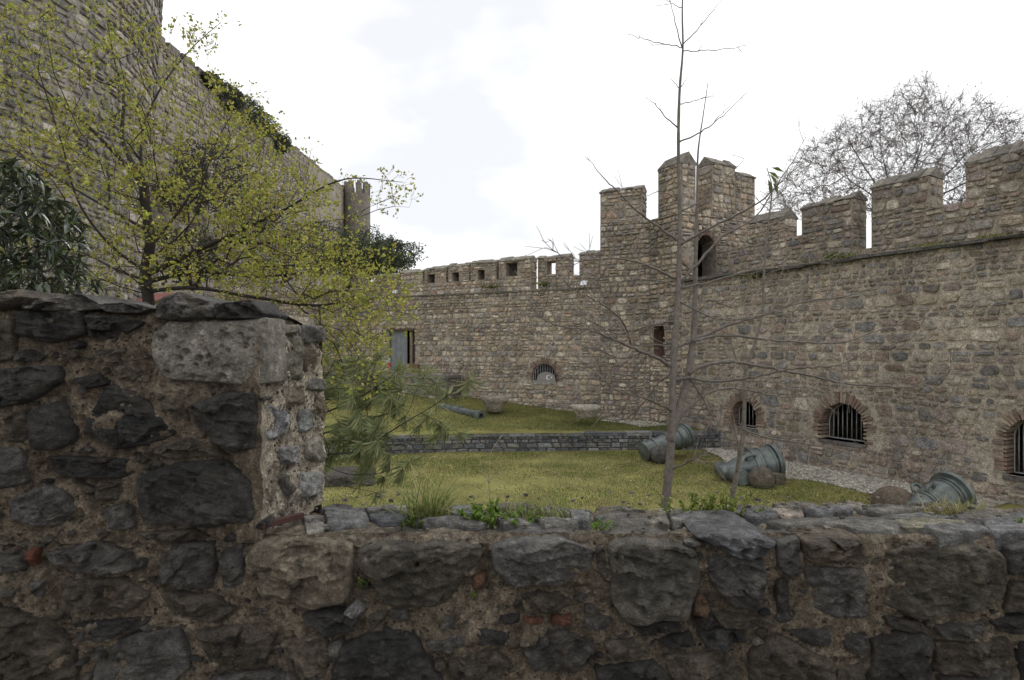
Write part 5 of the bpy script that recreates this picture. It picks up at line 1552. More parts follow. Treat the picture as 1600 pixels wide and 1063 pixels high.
def sapling(name, label, stems, branches, Y0, seed, bark=(0.19, 0.165, 0.15), twigs=True, tw=1.0):
    rg = np.random.default_rng(seed)
    t = thing(name, label, 'tree')
    bm_ = MB()
    for pts, r0, r1, dy in stems:
        Ys = Y0 + np.linspace(0, dy, len(pts))
        c = bez(pts, Ys, 6)
        rr = r1 + (r0 - r1) * (1 - np.linspace(0, 1, len(c))) ** 1.25
        rr *= 1 + 0.06 * rg.normal(0, 1, len(c))
        tube(bm_, c, rr, 12, bark)
    bm_.build('trunk', M['bark'], t)
    for pts, r0, dy in branches:
        mb = MB()
        Ys = Y0 + np.linspace(0, dy, len(pts)) + 0.0
        c = bez(pts, Ys, 6, 0.003, rg)
        tube(mb, c, np.linspace(r0 * 0.8, 0.0015, len(c)), 6, np.array(bark) * 0.8)
        if twigs:
            L = len(c)
            for k in range(int(L * (0.75 if pts[0][1] > 400 else 0.12) * tw)):
                i = rg.integers(L // 4, L - 1)
                d = c[min(i + 1, L - 1)] - c[i - 1]; d /= np.linalg.norm(d)
                e = d + rg.normal(0, 0.75, 3) + [0, 0, 0.25]; e /= np.linalg.norm(e)
                ln = rg.uniform(0.05, 0.3) * (0.5 + r0 * 40)
                q = [c[i]]
                for z in range(4):
                    q.append(q[-1] + e * ln / 4); e = e + rg.normal(0, 0.16, 3); e /= np.linalg.norm(e)
                tube(mb, q, np.linspace(0.0028, 0.0012, 5), 4, np.array((0.2, 0.165, 0.14)) * rg.uniform(0.6, 1.6), cap=False)
                if ln > 0.16:
                    e2 = e + rg.normal(0, 0.7, 3); e2 /= np.linalg.norm(e2)
                    tube(mb, [q[2], q[2] + e2 * ln * 0.3, q[2] + e2 * ln * 0.55 + [0, 0, 0.01]], [0.002, 0.0016, 0.001], 4, (0.18, 0.15, 0.12), cap=False)
        mb.build('branch', M['twig'], t)
    return t

YS = 4.6
stems = [([(1012, 1140), (1025, 900), (1036, 815), (1045, 740), (1050, 665), (1052, 580), (1057, 500), (1060, 440), (1062, 330), (1060, 220), (1062, 140), (1067, 75), (1066, 20), (1069, -60)], 0.051, 0.004, 0.0),
         ([(1047, 690), (1056, 652), (1070, 610), (1082, 540), (1086, 470), (1087, 400), (1089, 330), (1092, 225), (1098, 185), (1106, 130)], 0.034, 0.0025, 0.15)]
br = [([(1057, 436), (1010, 415), (975, 405), (930, 406), (892, 407), (845, 375)], .013, -.3), ([(1057, 447), (1030, 440), (985, 438), (960, 441)], .008, .3),
      ([(1063, 443), (1100, 400), (1131, 369), (1182, 338), (1210, 296), (1260, 251)], .015, .5), ([(1063, 450), (1114, 440), (1170, 423), (1227, 417), (1270, 410), (1310, 398)], .013, .3),
      ([(1062, 378), (1029, 355), (995, 330), (962, 296), (936, 270), (918, 245)], .013, -.2), ([(1063, 383), (1091, 366), (1128, 347), (1156, 333), (1199, 307), (1221, 279), (1260, 214)], .013, -.4),
      ([(1063, 331), (1094, 316), (1120, 290), (1148, 265), (1166, 245)], .009, .3), ([(1067, 75), (1030, 67), (1008, 62), (978, 52)], .005, .2), ([(1068, 80), (1120, 78), (1145, 75), (1170, 69)], .005, -.1),
      ([(1067, 70), (1095, 40), (1130, -2)], .006, .1), ([(1066, 75), (1055, 35), (1046, -8)], .006, -.1), ([(1059, 200), (1040, 183), (1025, 165), (1009, 151)], .007, .1), ([(1060, 223), (1090, 209), (1125, 185), (1160, 151)], .008, -.2),
      ([(1062, 163), (1085, 158), (1105, 150)], .005, .1), ([(1062, 138), (1046, 121)], .004, 0), ([(1063, 138), (1075, 120)], .004, 0), ([(1066, 12), (1050, 6), (1038, -3)], .004, 0),
      ([(1052, 575), (1026, 559), (1005, 551), (987, 543), (953, 528), (926, 518), (900, 513), (860, 505), (840, 490)], .02, -.5), ([(987, 543), (982, 522), (971, 501), (947, 480), (916, 462), (900, 455), (868, 432)], .012, -.6),
      ([(1056, 543), (1090, 530), (1129, 512), (1163, 501), (1198, 491), (1237, 477), (1269, 470), (1320, 463), (1370, 447), (1420, 425)], .018, .6), ([(1082, 533), (1111, 526), (1150, 525), (1190, 530), (1243, 534), (1320, 535), (1360, 520), (1420, 505), (1480, 488), (1540, 465)], .015, .8),
      ([(1054, 596), (1079, 591), (1106, 596), (1137, 595), (1190, 587), (1237, 576), (1320, 568), (1360, 545)], .016, -.5), ([(1076, 584), (1098, 572), (1119, 567), (1163, 568), (1216, 578), (1269, 588), (1320, 599), (1375, 603), (1420, 605), (1480, 585), (1540, 570), (1600, 545)], .017, .4),
      ([(1051, 643), (1026, 630), (1000, 620), (976, 617)], .016, -.4), ([(1056, 662), (1084, 630), (1111, 612), (1137, 607), (1177, 612), (1216, 620), (1269, 618), (1320, 609)], .013, .5), ([(1049, 583), (1024, 604), (1005, 630), (987, 649), (966, 657), (940, 651), (916, 641)], .011, .4),
      ([(1076, 590), (1098, 622), (1116, 659), (1122, 668)], .008, .3), ([(1056, 501), (1019, 509), (987, 517), (966, 522), (930, 505), (905, 495)], .01, .3), ([(1046, 735), (1075, 722), (1090, 714), (1112, 705)], .011, -.3),
      ([(1084, 500), (1100, 470), (1150, 480), (1200, 440), (1260, 445)], .008, .5), ([(976, 617), (950, 600), (930, 560), (900, 530)], .007, -.2), ([(1005, 551), (970, 560), (930, 545), (890, 548)], .008, .2), ([(1058, 470), (1130, 500), (1180, 495), (1260, 488)], .008, .1),
      ([(1055, 545), (1020, 540), (1000, 575), (960, 590), (930, 580)], .008, .4), ([(1060, 400), (1085, 430), (1140, 470)], .006, .4), ([(1061, 310), (1030, 300), (1000, 310)], .005, .2)]
sapling('bare_sapling', 'leafless young tree with two grey stems and spreading limbs behind the low wall', stems, br, YS, 81, bark=(0.165, 0.143, 0.125))
st2 = [([(1125, 1010), (1145, 775), (1152, 735), (1160, 690), (1163, 640), (1165, 580), (1180, 535), (1192, 485), (1193, 440), (1197, 390), (1203, 330), (1206, 290), (1198, 262)], .033, .004, 0.2)]
br2 = [([(1152, 738), (1153, 700), (1146, 665), (1130, 640)], .01, .1), ([(1162, 672), (1200, 684), (1250, 692), (1330, 710), (1400, 750)], .01, .4), ([(1164, 625), (1200, 612), (1240, 605), (1290, 612)], .008, .2), ([(1146, 770), (1138, 760), (1132, 748)], .006, 0),
       ([(1200, 355), (1230, 340), (1260, 345), (1300, 345)], .005, .3), ([(1204, 320), (1222, 300), (1240, 285)], .004, .1), ([(1194, 430), (1240, 410), (1290, 370)], .005, .2), ([(1165, 580), (1150, 560), (1140, 520)], .006, .1), ([(1203, 330), (1175, 300), (1172, 270)], .004, .1)]
t2 = sapling('bare_sapling', 'thin leaning sapling with a few last drooping green leaves', st2, br2, 5.2, 82, bark=(0.17, 0.15, 0.125), tw=0.8)
lf = MB()
rg = np.random.default_rng(3)
for (x, y, dx, dz, L) in ((1205, 262, 1, -0.4, .12), (1200, 280, 0.15, -1, .13), (1203, 272, 0.5, -1, .15), (1201, 290, 0.2, -1, .11), (1208, 285, 0.3, -1, .13), (1200, 268, 0.9, -0.7, .13)):
    for h_ in range(1):
        leaf_quad(lf, P(x, y, 5.38), np.array([dx, -0.3, dz]), np.array([0.2, -1, 0.2]), L, 0.02, np.array((0.12, 0.17, 0.04)) * rg.uniform(0.7, 1.2))
lf.build('foliage', M['leaf'], t2, smooth=False)
sapling('dry_stem', 'thin pale dry seedling stem standing on the lawn behind the leafy weed', [([(767, 900), (766, 790), (764, 740), (768, 705), (785, 680)], .006, .002, 0)], [([(765, 755), (755, 740), (748, 730)], .003, 0), ([(766, 750), (778, 738), (785, 732)], .003, 0), ([(768, 705), (780, 700), (787, 690)], .003, 0)], 3.9, 84, bark=(0.32, 0.28, 0.2), twigs=False)

def grow(nodes, parents, tips, rg, step=0.3, bend=0.06, pathw=0.35, plen=None):
    """attach each tip to the best existing node; returns the extended node and parent lists"""
    cap = len(nodes) + len(tips) * 60
    N_ = np.zeros((cap, 3)); N_[:len(nodes)] = nodes
    PL_ = np.zeros(cap); PL_[:len(nodes)] = plen
    par = list(parents)
    n = len(nodes)
    for tp in tips:
        d = np.linalg.norm(N_[:n] - tp, axis=1)
        j = int(np.argmin(d + pathw * PL_[:n]))
        L = d[j]
        m = max(1, min(58, int(L / step)))
        a = N_[j].copy(); last = j
        mid = rg.normal(0, bend * L, 3)
        for k in range(1, m + 1):
            if n >= cap:
                break
            f = k / m
            p = a + (tp - a) * f + mid * math.sin(f * math.pi) + rg.normal(0, bend * step * 0.5, 3)
            N_[n] = p; PL_[n] = PL_[last] + L / m; par.append(last); last = n; n += 1
    return N_[:n], par, PL_[:n]

def skeleton(lines, step):
    nodes, par, plen = [], [], []
    for ln, at in lines:
        last = None
        if at is not None and nodes:
            last = int(np.argmin(np.linalg.norm(np.array(nodes) - ln[0], axis=1)))
        for p in ln:
            nodes.append(np.array(p)); par.append(-1 if last is None else last)
            plen.append(0 if last is None else plen[last] + float(np.linalg.norm(np.array(p) - nodes[last])))
            last = len(nodes) - 1
    return np.array(nodes), par, np.array(plen)

def limbs_mesh(mb, nodes, par, rtip, rmax, col, expo=2.3, k=5, split=None, floor=()):
    n = len(nodes)
    ch = [[] for _ in range(n)]
    for i, p in enumerate(par):
        if p >= 0:
            ch[p].append(i)
    cnt = np.zeros(n)
    order = list(range(n))
    r = np.zeros(n)
    for i in sorted(order, key=lambda q: -q):
        if not ch[i]:
            r[i] = rtip
        else:
            r[i] = sum(r[c] ** expo for c in ch[i]) ** (1 / expo)
            r[i] = min(r[i], rmax) + 0.00003
        if i < len(floor):
            r[i] = max(r[i], floor[i])
    # chains
    starts = []
    for i in range(n):
        if par[i] < 0:
            starts.append((None, i))
        elif ch[par[i]] and max(ch[par[i]], key=lambda c: r[c]) != i:
            starts.append((par[i], i))
    for p0, i in starts:
        idx = [] if p0 is None else [p0]
        j = i
        while True:
            idx.append(j)
            if not ch[j]:
                break
            j = max(ch[j], key=lambda c: r[c])
        if len(idx) < 2:
            continue
        rr = r[idx].copy()
        if p0 is not None:
            rr[0] = rr[1]
        tgt = mb if (split is None or rr[0] < split[0]) else split[1]
        kk = k if rr[0] > 3 * rtip else 3
        tube(tgt, nodes[idx], rr, kk + (3 if rr[0] > 0.03 else 0), np.asarray(col), cap=False)
    return r, ch

# --- yellow-green budding tree behind the pier
rg = np.random.default_rng(90)
YT = 6.6
tl = [([(238, 800), (236, 560), (232, 470), (227, 425), (235, 380), (228, 330), (222, 285), (205, 258)], 0, 0), ([(222, 285), (185, 245), (130, 190), (60, 130), (5, 60)], -.4, 1), ([(210, 262), (192, 220), (193, 150), (178, 90), (165, 20)], .5, 1),
      ([(220, 275), (224, 200), (250, 140), (300, 75), (345, 35)], .4, 1), ([(232, 428), (290, 400), (345, 375), (440, 330), (540, 280), (630, 285)], -.4, 1), ([(232, 440), (300, 425), (400, 432), (500, 420), (570, 385)], .5, 1), ([(262, 412), (330, 390), (430, 345), (480, 270)], .6, 1),
      ([(230, 360), (150, 315), (60, 260), (-20, 200)], .4, 1), ([(228, 425), (180, 390), (130, 330), (95, 220), (60, 110)], -.5, 1), ([(234, 455), (300, 450), (400, 465), (520, 475), (600, 440)], -.3, 1), ([(226, 400), (300, 300), (350, 200), (390, 140)], .8, 1), ([(234, 440), (190, 425), (140, 400), (60, 370)], .3, 1),
      ([(345, 375), (420, 380), (490, 350), (560, 340)], .3, 1)]
lines = []
for pts, dy, at in tl:
    lines.append((bez(pts, YT + np.linspace(0, dy, len(pts)), 6), at or None))
nodes, par_, plen = skeleton(lines, 0.2)
regions = [((-20, 10, 240, 300), 380), ((150, 180, 430, 450), 640), ((350, 270, 560, 470), 500), ((250, 30, 350, 180), 40), ((330, 130, 400, 230), 24), ((540, 260, 645, 330), 18), ((480, 400, 640, 500), 150), ((490, 470, 600, 610), 150), ((0, 200, 160, 420), 120), ((400, 230, 520, 330), 50), ((560, 330, 640, 400), 10)]
tips = []
for (x0, y0, x1, y1), n in regions:
    for k in range(n):
        tips.append(P(rg.uniform(x0, x1), rg.uniform(y0, y1), YT + rg.normal(0, 0.6)))
lim = lambda x: 40 if x < 300 else 30 + (x - 300) * 0.75
def keep_tip(t):
    x, y = proj(t)[0]
    if 590 < x and y < 335:
        return True
    if x > 345 and y < 45 + (x - 345) * 1.3:
        return rg.random() < 0.12
    return not (500 < x < 590 and y < 375 and rg.random() < 0.8)
tips = [t for t in tips if keep_tip(t)]
rg.shuffle(tips)
tips = sorted(tips, key=lambda t: np.linalg.norm(t - P(230, 400, YT)) + rg.uniform(0, 0.5))
nodes, par_, plen = grow(nodes, par_, tips, rg, 0.16, 0.07, 0.3, plen)
tree = thing('budding_tree', 'spreading tree with dark limbs and small yellow-green spring leaves behind the pier', 'tree')
tw, trk = MB(), MB()
fl = np.concatenate([np.linspace(0.06, 0.04, len(l[0])) if k == 0 else np.linspace(0.027 if k in (1, 2, 4, 5) else 0.018, 0.0025, len(l[0])) ** 1.0 for k, l in enumerate(lines)])
r_, ch_ = limbs_mesh(tw, nodes, par_, 0.0021, 0.06, (0.034, 0.028, 0.025), 2.35, 5, (0.03, trk), fl)
lf = MB()
YG = np.array([(0.31, 0.335, 0.05), (0.37, 0.38, 0.07), (0.24, 0.28, 0.045), (0.41, 0.39, 0.11), (0.33, 0.28, 0.06)])
skel_n = sum(len(l[0]) for l in lines)
cand = [i for i in range(len(nodes)) if r_[i] < (0.0075 if i >= skel_n else 0.011) and par_[i] >= 0]
for i in cand:
    d = nodes[i] - nodes[par_[i]]
    nt = 0 if rg.random() < 0.2 else rg.integers(1, 4)
    if not ch_[i]:
        nt += 2
    for q in range(nt):
        p = nodes[i] + rg.normal(0, 0.02, 3)
        e = d / (np.linalg.norm(d) + 1e-9) + rg.normal(0, 0.8, 3)
        sp = p + 0.0
        if rg.random() < 0.85:
            e1 = e / np.linalg.norm(e); ln = rg.uniform(0.04, 0.16)
            tube(tw, [p, p + e1 * ln * 0.5 + rg.normal(0, 0.006, 3), p + e1 * ln], [0.0018, 0.0014, 0.001], 3, (0.1, 0.08, 0.06), cap=False)
            sp = p + e1 * ln
        for z in range(rg.integers(2, 6)):
            leaf_quad(lf, sp + rg.normal(0, 0.018, 3), e + rg.normal(0, 0.8, 3), rg.normal(0, 1, 3), rg.uniform(0.027, 0.052), rg.uniform(0.009, 0.017), YG[rg.integers(5)] * rg.uniform(0.8, 1.45))
trk.build('trunk', M['bark'], tree); tw.build('twigs', M['twig'], tree); lf.build('crown', M['leaf'], tree, smooth=False)

# --- glossy evergreen shrub at the left edge
rg = np.random.default_rng(91)
sh = thing('laurel_shrub', 'dark glossy evergreen shrub with long drooping leaves above the wall', 'shrub')
YL = 4.3
lines = [(bez([(40, 900), (35, 560), (45, 470), (60, 400), (55, 320)], [YL] * 5, 5), None), (bez([(40, 520), (5, 440), (-15, 340), (5, 270)], [YL, YL, YL + .1, YL + .2], 5), 1), (bez([(45, 480), (90, 430), (110, 380)], [YL, YL - .1, YL - .1], 5), 1)]
nodes, par_, plen = skeleton(lines, 0.2)
tips = [P(rg.uniform(-60, 128) , rg.uniform(255, 475), YL + rg.normal(0, 0.28)) for k in range(480)]
tips = [t for t in tips if proj(t)[0][1] > 255 + max(0, proj(t)[0][0] - 10) * 0.95 - 20]
tips += [P(x, y, YL + rg.normal(0, .1)) for x, y in ((150, 440), (165, 450), (140, 455), (128, 425), (158, 462), (145, 448))]
nodes, par_, plen = grow(nodes, par_, tips, rg, 0.09, 0.08, 0.3, plen)
st, lf = MB(), MB()
r_, ch_ = limbs_mesh(st, nodes, par_, 0.0025, 0.02, (0.05, 0.045, 0.035), 2.4, 5)
LP = np.array([(0.045, 0.056, 0.038), (0.05, 0.066, 0.038), (0.036, 0.046, 0.034), (0.06, 0.085, 0.032)])
for i in range(len(nodes)):
    if r_[i] < 0.008 and par_[i] >= 0:
        d = nodes[i] - nodes[par_[i]]; d /= np.linalg.norm(d) + 1e-9
        for q in range(3 if ch_[i] else 8):
            e = d * 0.6 + rg.normal(0, 0.55, 3) + [0, -0.1, -0.25]; e /= np.linalg.norm(e)
            L, w = rg.uniform(0.06, 0.11), rg.uniform(0.009, 0.015)
            s_ = np.cross(e, rg.normal(0, 0.4, 3) + [0, 0, 1]); s_ /= np.linalg.norm(s_)
            nn = np.cross(s_, e)
            p = nodes[i] + rg.normal(0, 0.006, 3)
            f = [0, 0.25, 0.6, 1.0]; ww = [0.15, 0.95, 0.85, 0.03]; dz = [0, 0.0, -0.04, -0.14]
            c = [p + e * L * a + np.array([0, 0, 1.4]) * L * b for a, b in zip(f, dz)]
            v = [c[k] + sg * s_ * w * ww[k] + nn * (w * 0.3 * ww[k]) for sg in (-1, 1) for k in range(4)] + c
            lf.add(np.array(v), [[0, 1, 9, 8], [1, 2, 10, 9], [2, 3, 11, 10], [8, 9, 5, 4], [9, 10, 6, 5], [10, 11, 7, 6]], col=LP[rg.integers(4)] * rg.uniform(0.7, 1.4))
st.build('stem', M['bark'], sh); lf.build('foliage', M['gloss_leaf'], sh, smooth=False)

# --- pine behind the pier
rg = np.random.default_rng(92)
pine = thing('pine_tree', 'young pine with long soft needle tufts reaching out past the pier', 'tree')
YP = 6.4
lines = [(bez([(470, 980), (462, 760), (455, 640), (470, 540)], [YP] * 4, 5), None), (bez([(462, 730), (505, 712), (560, 705), (620, 668), (680, 632), (715, 608), (735, 596)], YP + np.linspace(0, -.6, 7), 5), 1), (bez([(620, 668), (640, 640), (650, 610), (665, 585)], [YP - .3] * 4, 4), 1),
         (bez([(462, 720), (520, 690), (600, 695), (665, 690), (720, 676)], YP + np.linspace(0, .5, 5), 5), 1), (bez([(466, 700), (540, 740), (600, 738), (640, 722)], YP + np.linspace(0, -.4, 4), 5), 1), (bez([(458, 640), (500, 600), (520, 570), (530, 540)], YP + np.linspace(0, .3, 4), 5), 1),
         (bez([(458, 660), (520, 640), (580, 610), (620, 580)], YP + np.linspace(0, -.3, 4), 5), 1), (bez([(460, 690), (530, 670), (590, 650), (630, 640)], YP + np.linspace(0, .3, 4), 5), 1), (bez([(470, 740), (540, 760), (590, 770)], YP + np.linspace(0, .2, 3), 4), 1)]
nodes, par_, plen = skeleton(lines, 0.2)
tips = [P(rg.uniform(500, 600), rg.uniform(555, 720), YP + rg.normal(0, 0.35)) for k in range(70)] + [P(rg.uniform(580, 640), rg.uniform(575, 690), YP + rg.normal(0, 0.3)) for k in range(20)] + [P(x, y, YP + rg.normal(-0.1, 0.2)) for x, y in ((700, 670), (680, 600), (610, 720), (630, 735), (600, 745), (575, 735), (690, 660), (655, 668), (670, 650), (700, 615))]
nodes, par_, plen = grow(nodes, par_, tips, rg, 0.09, 0.05, 0.25, plen)
st, nd = MB(), MB()
r_, ch_ = limbs_mesh(st, nodes, par_, 0.003, 0.03, (0.055, 0.048, 0.04), 2.4, 5)
NP_ = np.array([(0.19, 0.23, 0.095), (0.23, 0.255, 0.11), (0.15, 0.19, 0.09), (0.29, 0.285, 0.15)])
wind = np.array([-0.5, 0.1, -0.42])
sk = sum(len(l[0]) for l in lines)
V, C = [], []
for i in range(len(nodes)):
    if par_[i] < 0 or r_[i] > 0.011 or (i < sk and ch_[i]):
        continue
    d = nodes[i] - nodes[par_[i]]; d /= np.linalg.norm(d) + 1e-9
    nn_ = 70 if not ch_[i] else 24
    for q in range(nn_):
        e = d * 0.75 + rg.normal(0, 0.4, 3) + wind; e /= np.linalg.norm(e)
        L = rg.uniform(0.1, 0.2)
        s_ = np.cross(e, rg.normal(0, 1, 3)); s_ /= np.linalg.norm(s_) + 1e-9
        p = nodes[i] + d * rg.uniform(-0.03, 0.01)
        V += [p - s_ * 0.0007, p + s_ * 0.0007, p + e * L * 0.6 + [0, 0, -0.1 * L] + s_ * 0.001, p + e * L + wind * 0.02]
        C.append(NP_[rg.integers(4)] * rg.uniform(0.7, 1.35))
V = np.array(V); nq = len(V) // 4
nd.add(V, np.arange(4 * nq).reshape(-1, 4), col=np.repeat(np.array(C), 4, 0))
st.build('branches', M['bark'], pine); nd.build('needles', M['needle'], pine, smooth=False)

# --- bare tree beyond the right wall
rg = np.random.default_rng(93)
bt = thing('bare_tree', 'broad leafless tree with a dense dome of twigs beyond the merlons', 'tree')
YB = 27.0
base = P(1400, 300, YB); 
root = np.array([base[0], YB, -3.2])
lines = [(np.linspace(root, P(1398, 330, YB), 8), None)]
for (pts, dy) in (([(1398, 330), (1385, 270), (1375, 220), (1380, 170), (1420, 130)], 1), ([(1398, 330), (1420, 280), (1440, 230), (1445, 170)], -1), ([(1398, 330), (1340, 290), (1290, 260), (1260, 250)], .6), ([(1398, 330), (1460, 290), (1510, 240), (1550, 190)], .6), ([(1398, 330), (1350, 260), (1320, 210)], -1.5), ([(1398, 330), (1480, 300), (1550, 260), (1590, 225)], -1.2), ([(1400, 345), (1330, 320), (1270, 305), (1235, 300)], -.5)):
    lines.append((bez(pts, YB + np.linspace(0, dy, len(pts)), 5), 1))
nodes, par_, plen = skeleton(lines, 0.3)
tips = []
while len(tips) < 1500:
    x, y = rg.uniform(1200, 1650), rg.uniform(100, 345)
    top = np.interp(x, [1200, 1240, 1290, 1340, 1400, 1440, 1480, 1530, 1570, 1610, 1660], [300, 238, 195, 168, 142, 112, 152, 132, 160, 192, 255])
    if y < top + rg.exponential(14) or y > 335:
        continue
    tips.append(P(x, y, YB + rg.normal(0, 2.6)))
tips = sorted(tips, key=lambda t: np.linalg.norm(t - P(1398, 320, YB)) + rg.uniform(0, 1.0))
nodes, par_, plen = grow(nodes, par_, tips, rg, 0.35, 0.06, 0.22, plen)
trk, tw = MB(), MB()
r_, ch_ = limbs_mesh(tw, nodes, par_, 0.0055, 0.2, (0.15, 0.13, 0.12), 2.4, 4, (0.07, trk))
for i in range(len(nodes)):
    if r_[i] < 0.022:
        d = nodes[i] - nodes[par_[i]]; d /= np.linalg.norm(d) + 1e-9
        for q in range(6):
            e = d + rg.normal(0, 0.55, 3); e /= np.linalg.norm(e); L = rg.uniform(0.25, 0.8)
            p1 = nodes[i] + e * L * 0.5; e2 = e + rg.normal(0, 0.4, 3)
            tube(tw, [nodes[i], p1, p1 + e2 * L * 0.4], [0.0065, 0.0055, 0.004], 3, np.array((0.14, 0.12, 0.11)) * rg.uniform(0.7, 1.4), cap=False)
            if rg.random() < 0.18:
                leaf_quad(tw, p1 + e2 * L * 0.4, rg.normal(0, 1, 3), rg.normal(0, 1, 3), rg.uniform(0.05, 0.09), 0.025, np.array((0.13, 0.1, 0.07)) * rg.uniform(0.7, 1.3))
trk.build('trunk', M['bark'], bt); tw.build('crown', M['twig'], bt, smooth=False)

# ------------------------------------------------------------------ the upper fortress on the hillside
rng = np.random.default_rng(95)
TCX, TCY = -26.0, 21.9
def TWR(u, v, d):
    u, v, d = np.broadcast_arrays(np.asarray(u, float), np.asarray(v, float), np.asarray(d, float))
    R = 10.7 + 0.062 * np.clip(v, -5, 40) * 0.9 + d
    a = u / 11.0
    return np.stack([TCX + R * np.cos(a), TCY + R * np.sin(a), v + 0 * u], -1)
big = thing('round_tower', 'huge round pale stone tower rising out of view behind the budding tree', 'tower')
s = MB()
seg_mesh(TWR, -2.9 * 11, 2.9 * 11 + 0.8 * 11, -4, 34, 0.7, lambda u, v: -0.02 + 0.03 * fbm(np.stack([u, v, u * 0], 1), 96, 3), (0.27, 0.25, 0.218), 97, s)
s.build('mortar', M['far_stone'], big)
RGt = Rubble(big, M['far_stone'], limit=300, vis=lambda x, y: 0 < x < 250 and 0 < y < 470)
RGt.face(TWR, -1.35 * 11, 0.75 * 11, -2.5, 22, 0.33, rng, np.array([(0.26, 0.242, 0.212), (0.31, 0.288, 0.25), (0.22, 0.206, 0.184), (0.36, 0.333, 0.288), (0.18, 0.172, 0.16)]), shrink=(0, 0.15), gap=0.05, proud=(0.02, 0.09), sink=0.06, bright=(0.8, 1.2))
RGt.finish()
hw = thing('curtain_wall', 'high grey fortress wall climbing the hillside behind the round tower', 'wall')
a0, a1 = np.array([cur_x(33.0), 33.0, 0]), np.array([cur_x(107.0), 107.0, 0])
HWd = (a1 - a0); HL = np.linalg.norm(HWd); HWd /= HL
HWn = np.array([HWd[1], -HWd[0], 0])
HW = Face(a0, HWd, HWn)
def HWm(u, v, d):                                    # v measured down from the sloping top
    u, v, d = np.broadcast_arrays(np.asarray(u, float), np.asarray(v, float), np.asarray(d, float))
    yy = 33.0 + u / HL * 74.0
    return HW(u, cur_top(yy) + v, d)
s = MB()
mortar_face(s, HWm, 0, HL, -22, 0, 0.45, 0, 0.06, (0.29, 0.26, 0.215), (), 98)
shell(s, HWm, 0, HL, -22, 0, -2.5, 0, (0.2, 0.185, 0.16))
s.build('wall_body', M['far_stone'], hw)
RH = Rubble(hw, M['far_stone'], limit=0)
RH.face(HWm, 0, 45, -17, -0.02, 0.42, rng, np.array([(0.28, 0.255, 0.215), (0.33, 0.3, 0.25), (0.23, 0.21, 0.18), (0.37, 0.335, 0.28)]), gap=0.05, proud=(0.03, 0.1), sink=0.05, lay=dict(asp=(1.0, 2.4)))
RH.finish()
u = 0.5
while u < HL - 1:
    w = rng.uniform(1.5, 2.0)
    s = MB(); box(s, HWm, u, u + w, -0.05, rng.uniform(0.25, 0.6), -0.9, -0.03, np.array((0.19, 0.175, 0.155)) * rng.uniform(0.85, 1.15)); s.build('merlon', M['far_stone'], hw, smooth=False); u += w + rng.uniform(0.35, 0.6)
# turret
tr = thing('turret', 'small crenellated turret at the far end of the hillside wall', 'tower')
tc = P(558, 545, 106); tcx, tcy = tc[0], tc[1]
s = MB()
R0 = 2.25; zt = (HY - 306) / F * 106
lathe(s, [(-16, R0), (0, R0), (0, 0.01)], (tcx, tcy, zt), (0, 0, 1), 24, (0.22, 0.2, 0.17)); s.build('shaft', M['far_stone'], tr)
for k in range(9):
    a = k * 2 * math.pi / 9 + 0.2
    def tm(u, v, d, a=a):
        return np.stack([tcx + (R0 + d) * np.cos(a + u), tcy + (R0 + d) * np.sin(a + u), zt + v + 0 * u], -1)
    s = MB(); box(s, tm, -0.23, 0.23, -0.05, 1.75, -0.6, 0.02, (0.22, 0.2, 0.17)); box(s, tm, -0.14, 0.14, 1.75, 2.15, -0.6, 0.02, (0.2, 0.185, 0.16)); s.build('merlon', M['far_stone'], tr, smooth=False)

def bush(name, label, c, rad, N, leaf, pal, seed, cat='shrub', group=None, trunk=True, lob=0.45):
    rg = np.random.default_rng(seed)
    t = thing(name, label, cat, group)
    d = rg.normal(0, 1, (N, 3)); d /= np.linalg.norm(d, axis=1)[:, None]
    rr = rg.uniform(0.25, 1, N) ** 0.4 * (1 + lob * fbm(d * 1.9 + seed, seed, 4))
    p = np.array(c) + d * rr[:, None] * np.array(rad)
    keep = fbm(p * (2.2 / max(rad)) * 1.6, seed + 1, 3) > -0.28
    p = p[keep]; n = len(p)
    a, b = rg.normal(0, 1, (n, 3)), rg.normal(0, 1, (n, 3))
    a /= np.linalg.norm(a, axis=1)[:, None]; b = np.cross(a, b); b /= np.linalg.norm(b, axis=1)[:, None]
    L = leaf * rg.uniform(0.6, 1.4, n)[:, None]
    v = np.stack([p - a * L, p + b * L * 0.5, p + a * L, p - b * L * 0.5], 1).reshape(-1, 3)
    mb = MB(); mb.add(v, np.arange(4 * n).reshape(-1, 4), col=np.repeat(pal[rg.integers(0, len(pal), n)] * rg.uniform(0.6, 1.4, n)[:, None], 4, 0))
    mb.build('crown', M['leaf'], t, smooth=False)
    if trunk:
        s = MB()
        for k in range(4):
            e = np.array(c) + rg.normal(0, 0.4, 3) * np.array(rad)
            z0 = np.array([c[0], c[1], c[2] - rad[2] * 1.25])
            tube(s, [z0, (z0 + e) / 2 + rg.normal(0, 0.05, 3) * np.array(rad), e], [0.05 * rad[0], 0.035 * rad[0], 0.012 * rad[0]], 6, (0.08, 0.065, 0.05))
        s.build('trunk', M['bark'], t)
    return t
EV = np.array([(0.055, 0.07, 0.035), (0.07, 0.088, 0.042), (0.045, 0.058, 0.033), (0.085, 0.098, 0.05)])
def onwall(px, dy=0.0):
    r = (px - CX) / F
    # where the sight line meets the hillside wall line
    k = -7.8 / 69
    Y = (-21.2 - k * 36) / (r - k)
    return np.array([cur_x(Y), Y, cur_top(Y) + dy])
gi = 'dark ivy clumps along the top of the hillside wall'
